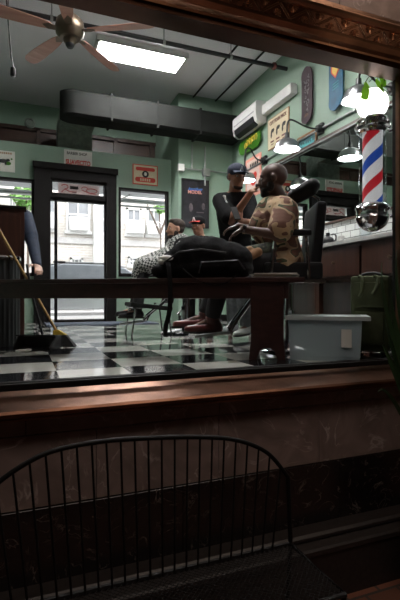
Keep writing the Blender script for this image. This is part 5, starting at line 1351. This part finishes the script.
m = MB(); m.sph(P(0.050,0,-0.085), (0.040,0.052,0.032), B, 3).sph(P(0.080,0,-0.048), (0.016,0.026,0.006), B).sph(P(0.015,0.060,-0.05), (0.03,0.010,0.04), B).sph(P(0.015,-0.060,-0.05), (0.03,0.010,0.04), B)
m.build('beard', 'hairbrown', T, voxel=0.006, smit=2)
m = MB()
m.cap(J['neck']-UP*0.03, 0.085, J['shL']-UP*0.02, 0.10).cap(J['neck']-UP*0.03, 0.085, J['shR']-UP*0.02, 0.10)
for sd in 'LR':
    m.cap(J['sh'+sd]-UP*0.02, 0.11, J['el'+sd], 0.10); m.cap(J['el'+sd], 0.10, J['wr'+sd], 0.085); m.cap(J['wr'+sd], 0.085, J['kn'+sd]+UP*0.01, 0.10)
    m.cap(J['kn'+sd]+UP*0.01, 0.10, J['kn'+sd]-UP*0.10+LFT*0.09, 0.045)
m.cap(J['chest'], 0.16, J['waist'], 0.17); m.cap(J['waist'], 0.16, (J['knL']+J['knR'])/2, 0.12)
m.cap((J['wrL']+J['wrR'])/2, 0.09, (J['knL']+J['knR'])/2, 0.10)
cape = m.build('barber_cape', 'cape', None, voxel=0.014, smit=4)
cape.parent = T; cape.location = -T.location
# ---- man in the black cap with red brim
J = {}
D = 5.5
J['hipL'] = at(208,272,D-0.02); J['hipR'] = at(192,272,D+0.08)
J['waist'] = at(201,259,D); J['chest'] = at(201,246,D); J['neck'] = at(200,237,D); J['head'] = at(198.5,226,D-0.02)
J['shL'] = at(214,244,D-0.04); J['shR'] = at(188,244,D+0.06)
J['elL'] = at(214,262,D-0.16); J['wrL'] = at(199,268,D-0.26); J['elR'] = at(184,258,D+0.0); J['wrR'] = at(184,241,D-0.20)
J['knL'] = at(208,285,D-0.28); J['knR'] = at(190,285,D-0.22); J['anL'] = at(210,318,D-0.2); J['anR'] = at(190,319,D-0.15)
J['toeL'] = at(207,326,D-0.36); J['toeR'] = at(186,326,D-0.30)
J['base'] = Vector((J['hipL'].x, J['hipL'].y, 0))
fh = (LFT*0.55 - FWD*0.80 - UP*0.12).normalized(); uh = UP
T, P, B = person('man in a black cap with a red brim and black t-shirt behind the caped man', J, 'tanskin', fh, uh, 0.97,
   hands=((J['wrL'], LFT-UP*0.2, UP, FWD, 0.6, 0.9), (J['wrR'], (LFT*0.6+UP*0.4-FWD*0.3), UP, -FWD, 0.7, 0.9)))
shirt(T, J, 0.97, 'tee'); trousers(T, J, 0.95, 'darkpants'); shoes(T, J, 0.95, 'black')
m = MB(); m.sph(P(-0.008,0,0.052), (0.102,0.083,0.075), B, 3); cp_ = m.build('cap', 'tee', T, voxel=0.008, smit=2)
rows = []
for i in range(6):
    t = i/5; rows.append([P(0.065+0.085*t*math.cos(a_*0.9), 0.072*math.sin(a_), 0.050+0.012*math.cos(a_)-0.012*t) for a_ in [(-1+2*j/8)*1.45 for j in range(9)]])
MB().grid(rows).build('cap_brim', 'red', cp_, solid=0.005, smooth=True)
text_mesh('cap_letter', 'A', 0.055, P(0.094,0,0.082), B.col[1], B.col[2], 'white', cp_, ext=0.006, bold=0.003)
m = MB(); m.sph(P(-0.03,0,0.0), (0.075,0.079,0.05), B, 3); m.build('hair', 'hair', T, smooth=True)
# ---- person at the left, mostly behind the tall cabinet, arm down to the bench
J = {}
D = 4.26
J['hipL'] = at(12,272,D+0.15); J['hipR'] = at(-16,272,D+0.15); J['waist'] = at(0,252,D+0.12); J['chest'] = at(2,230,D+0.08)
J['neck'] = at(-14,216,D+0.05); J['head'] = at(-34,206,D+0.02)
J['shL'] = at(25.5,217,D); J['shR'] = at(-22,228,D+0.12)
J['elL'] = at(33,244,D-0.27); J['wrL'] = at(37,265,D-0.58)
J['elR'] = at(-26,255,D+0.1); J['wrR'] = at(-22,272,D)
J['knL'] = at(10,290,D+0.42); J['knR'] = at(-16,290,D+0.42); J['anL'] = at(10,322,D+0.36); J['anR'] = at(-16,322,D+0.36); J['toeL'] = at(9,326,D+0.5); J['toeR'] = at(-17,326,D+0.5)
J['base'] = Vector((J['waist'].x, J['waist'].y, 0))
T, P, B = person('person in a dark blue top behind the brown cabinet with one arm hanging down', J, 'lightskin', (LFT*0.8-FWD*0.4).normalized(), (UP*0.7+LFT*0.5).normalized(), 0.97,
   hands=((J['wrL'], (RIGHT*0.40-UP*0.35-FWD*0.75), (UP*0.8+RIGHT*0.3), LFT, 0.35, 1.05), (J['wrR'], -UP, LFT, -FWD, 0.5, 0.9)))
shirt(T, J, 0.97, 'denim', long=True, e=0.012); trousers(T, J, 0.95, 'darkpants'); shoes(T, J, 0.95, 'black')
m = MB(); m.sph(P(-0.022,0,0.045), (0.098,0.082,0.08), B, 3); m.build('hair', 'hair', T, smooth=True)

# ================================================================ CHAIRS
def barber_chair(name, label, origin, fdir, k=1.0, group=None, armz=0.84, seatz=0.60, recl=0.10, hr=0.60):
    f = fdir.normalized(); l = UP.cross(f); B = basis(f, l, UP)
    o = Vector(origin); T = thing(name, label, 'chair', o, group)
    P_ = lambda a, b, c: o + f*a + l*b + UP*c
    MB().lathe([(0,0),(0.28,0),(0.285,0.015),(0.26,0.03),(0.10,0.05),(0.06,0.07),(0,0.07)], o, 40).build('base', 'chrome', T, smooth=True)
    MB().lathe([(0.055,0.06),(0.055,0.30),(0.042,0.30),(0.042,seatz-0.10),(0,seatz-0.10)], o, 24).build('pedestal', 'chrome', T, smooth=True)
    MB().obox(P_(0.0,0,seatz-0.03), (0.42,0.48,0.12), B).build('seat', 'leather', T, bevel=0.035, smooth=True, seg=4)
    MB().obox(P_(0.0,0,seatz-0.105), (0.46,0.46,0.03), B).build('seat_plate', 'chrome', T, bevel=0.006)
    bk = basis((f+UP*recl).normalized(), l, (UP-f*recl).normalized())
    MB().obox(P_(-0.185,0,seatz+0.22), (0.075,0.44,0.50), bk).build('backrest', 'leather', T, bevel=0.04, smooth=True, seg=4)
    MB().tube([P_(-0.24,0,seatz+0.44), P_(-0.235,0,seatz+0.53), P_(-0.16,0,seatz+0.575)], 0.012, 8).build('headrest_post', 'chrome', T)
    m = MB(); c = P_(-0.115,0,seatz+hr-0.01); l0 = l; l = (l*0.62-f*0.62+UP*0.26).normalized() if hr > 0.5 else l
    m.cap(c-l*0.085, 0.055, c+l*0.085, 0.060); m.cap(c-l*0.08-UP*0.03, 0.045, c+l*0.08-UP*0.03, 0.045); l = l0
    m.build('headrest', 'leather', T, voxel=0.010, smit=3)
    for sg in (1, -1):
        a = MB().obox(P_(0.07,sg*0.285,armz), (0.36,0.065,0.04), B).build('armrest', 'leather', T, bevel=0.015, smooth=True, seg=3)
        MB().tube([P_(0.14,sg*0.285,armz-0.02), P_(0.17,sg*0.27,seatz-0.09)], 0.012, 8).tube([P_(-0.08,sg*0.285,armz-0.02), P_(-0.10,sg*0.27,seatz-0.09)], 0.012, 8).build('arm_support', 'chrome', a, smooth=True)
    m = MB()
    for sg in (1,-1): m.tube([P_(0.20,sg*0.15,seatz-0.12), P_(0.42,sg*0.15,0.20), P_(0.46,sg*0.15,0.13)], 0.013, 8)
    m.tube([P_(0.33,-0.15,0.33), P_(0.33,0.15,0.33)], 0.012, 8)
    fr = m.build('footrest_frame', 'chrome', T, smooth=True)
    MB().obox(P_(0.58,0,0.125), (0.26,0.36,0.022), basis((f-UP*0.12).normalized(), l, (UP+f*0.12).normalized())).build('footrest', 'steel', T, bevel=0.006)
    MB().tube([P_(-0.02,-0.24,seatz-0.12), P_(0.10,-0.34,seatz-0.30)], 0.009, 8).sph(P_(0.10,-0.34,seatz-0.30), 0.018).build('lever', 'chrome', T, smooth=True)
    return T
oc = at(288, 300, 3.44); oc.z = 0
barber_chair('barber_chair', 'black leather barber chair with a padded headrest holding the man in camouflage', oc, LFT+FWD*0.02, seatz=0.62, armz=0.85)
oc = at(186, 300, 4.98); oc.z = 0
barber_chair('barber_chair', 'black and chrome barber chair holding the man under the checked cape', oc, LFT, seatz=0.50, armz=0.70, hr=0.45)
# waiting chair with thin chrome legs, low between the bench and the cape
oc = at(148, 318, 4.85); oc.z = 0
f = (LFT*0.9-FWD*0.3).normalized(); l = UP.cross(f); B = basis(f,l,UP)
T = thing('waiting_chair', 'low grey padded chair with thin chrome frame under the checked cape', 'chair', oc)
P_ = lambda a, b, c: oc+f*a+l*b+UP*c
MB().obox(P_(0,0,0.30), (0.44,0.44,0.045), basis((f+UP*0.12).normalized(), l, (UP-f*0.12).normalized())).build('seat', 'duct', T, bevel=0.02, smooth=True, seg=3)
MB().obox(P_(-0.24,0,0.46), (0.035,0.42,0.26), basis((f+UP*0.25).normalized(), l, (UP-f*0.25).normalized())).build('backrest', 'leather', T, bevel=0.016, smooth=True, seg=3)
for a_ in (-0.19,0.19):
    for b_ in (-0.19,0.19):
        MB().tube([P_(a_*0.9,b_,0.28), P_(a_*1.1,b_*1.05,0.0)], 0.009, 8).build('leg', 'chrome' if a_>0 else 'black', T, smooth=True)
MB().tube([P_(-0.2,-0.19,0.285), P_(0.2,-0.19,0.29), P_(0.2,0.19,0.29), P_(-0.2,0.19,0.285), P_(-0.2,-0.19,0.285)], 0.008, 8).build('seat_frame', 'chrome', T)
# stool for the man with the cap
oc = at(200, 300, 5.62); oc.z = 0
T = thing('stool', 'black round stool under the man in the red-brimmed cap', 'stool', oc)
MB().lathe([(0,0.60),(0.17,0.60),(0.19,0.58),(0.19,0.54),(0.17,0.52),(0,0.52)], oc-UP*0.06, 28).build('seat', 'leather', T, smooth=True)
MB().tube([oc+UP*0.04, oc+UP*0.46], 0.022, 12).build('pedestal', 'chrome', T, smooth=True)
MB().lathe([(0,0),(0.20,0),(0.20,0.015),(0.04,0.04),(0,0.04)], oc, 28).build('base', 'chrome', T, smooth=True)
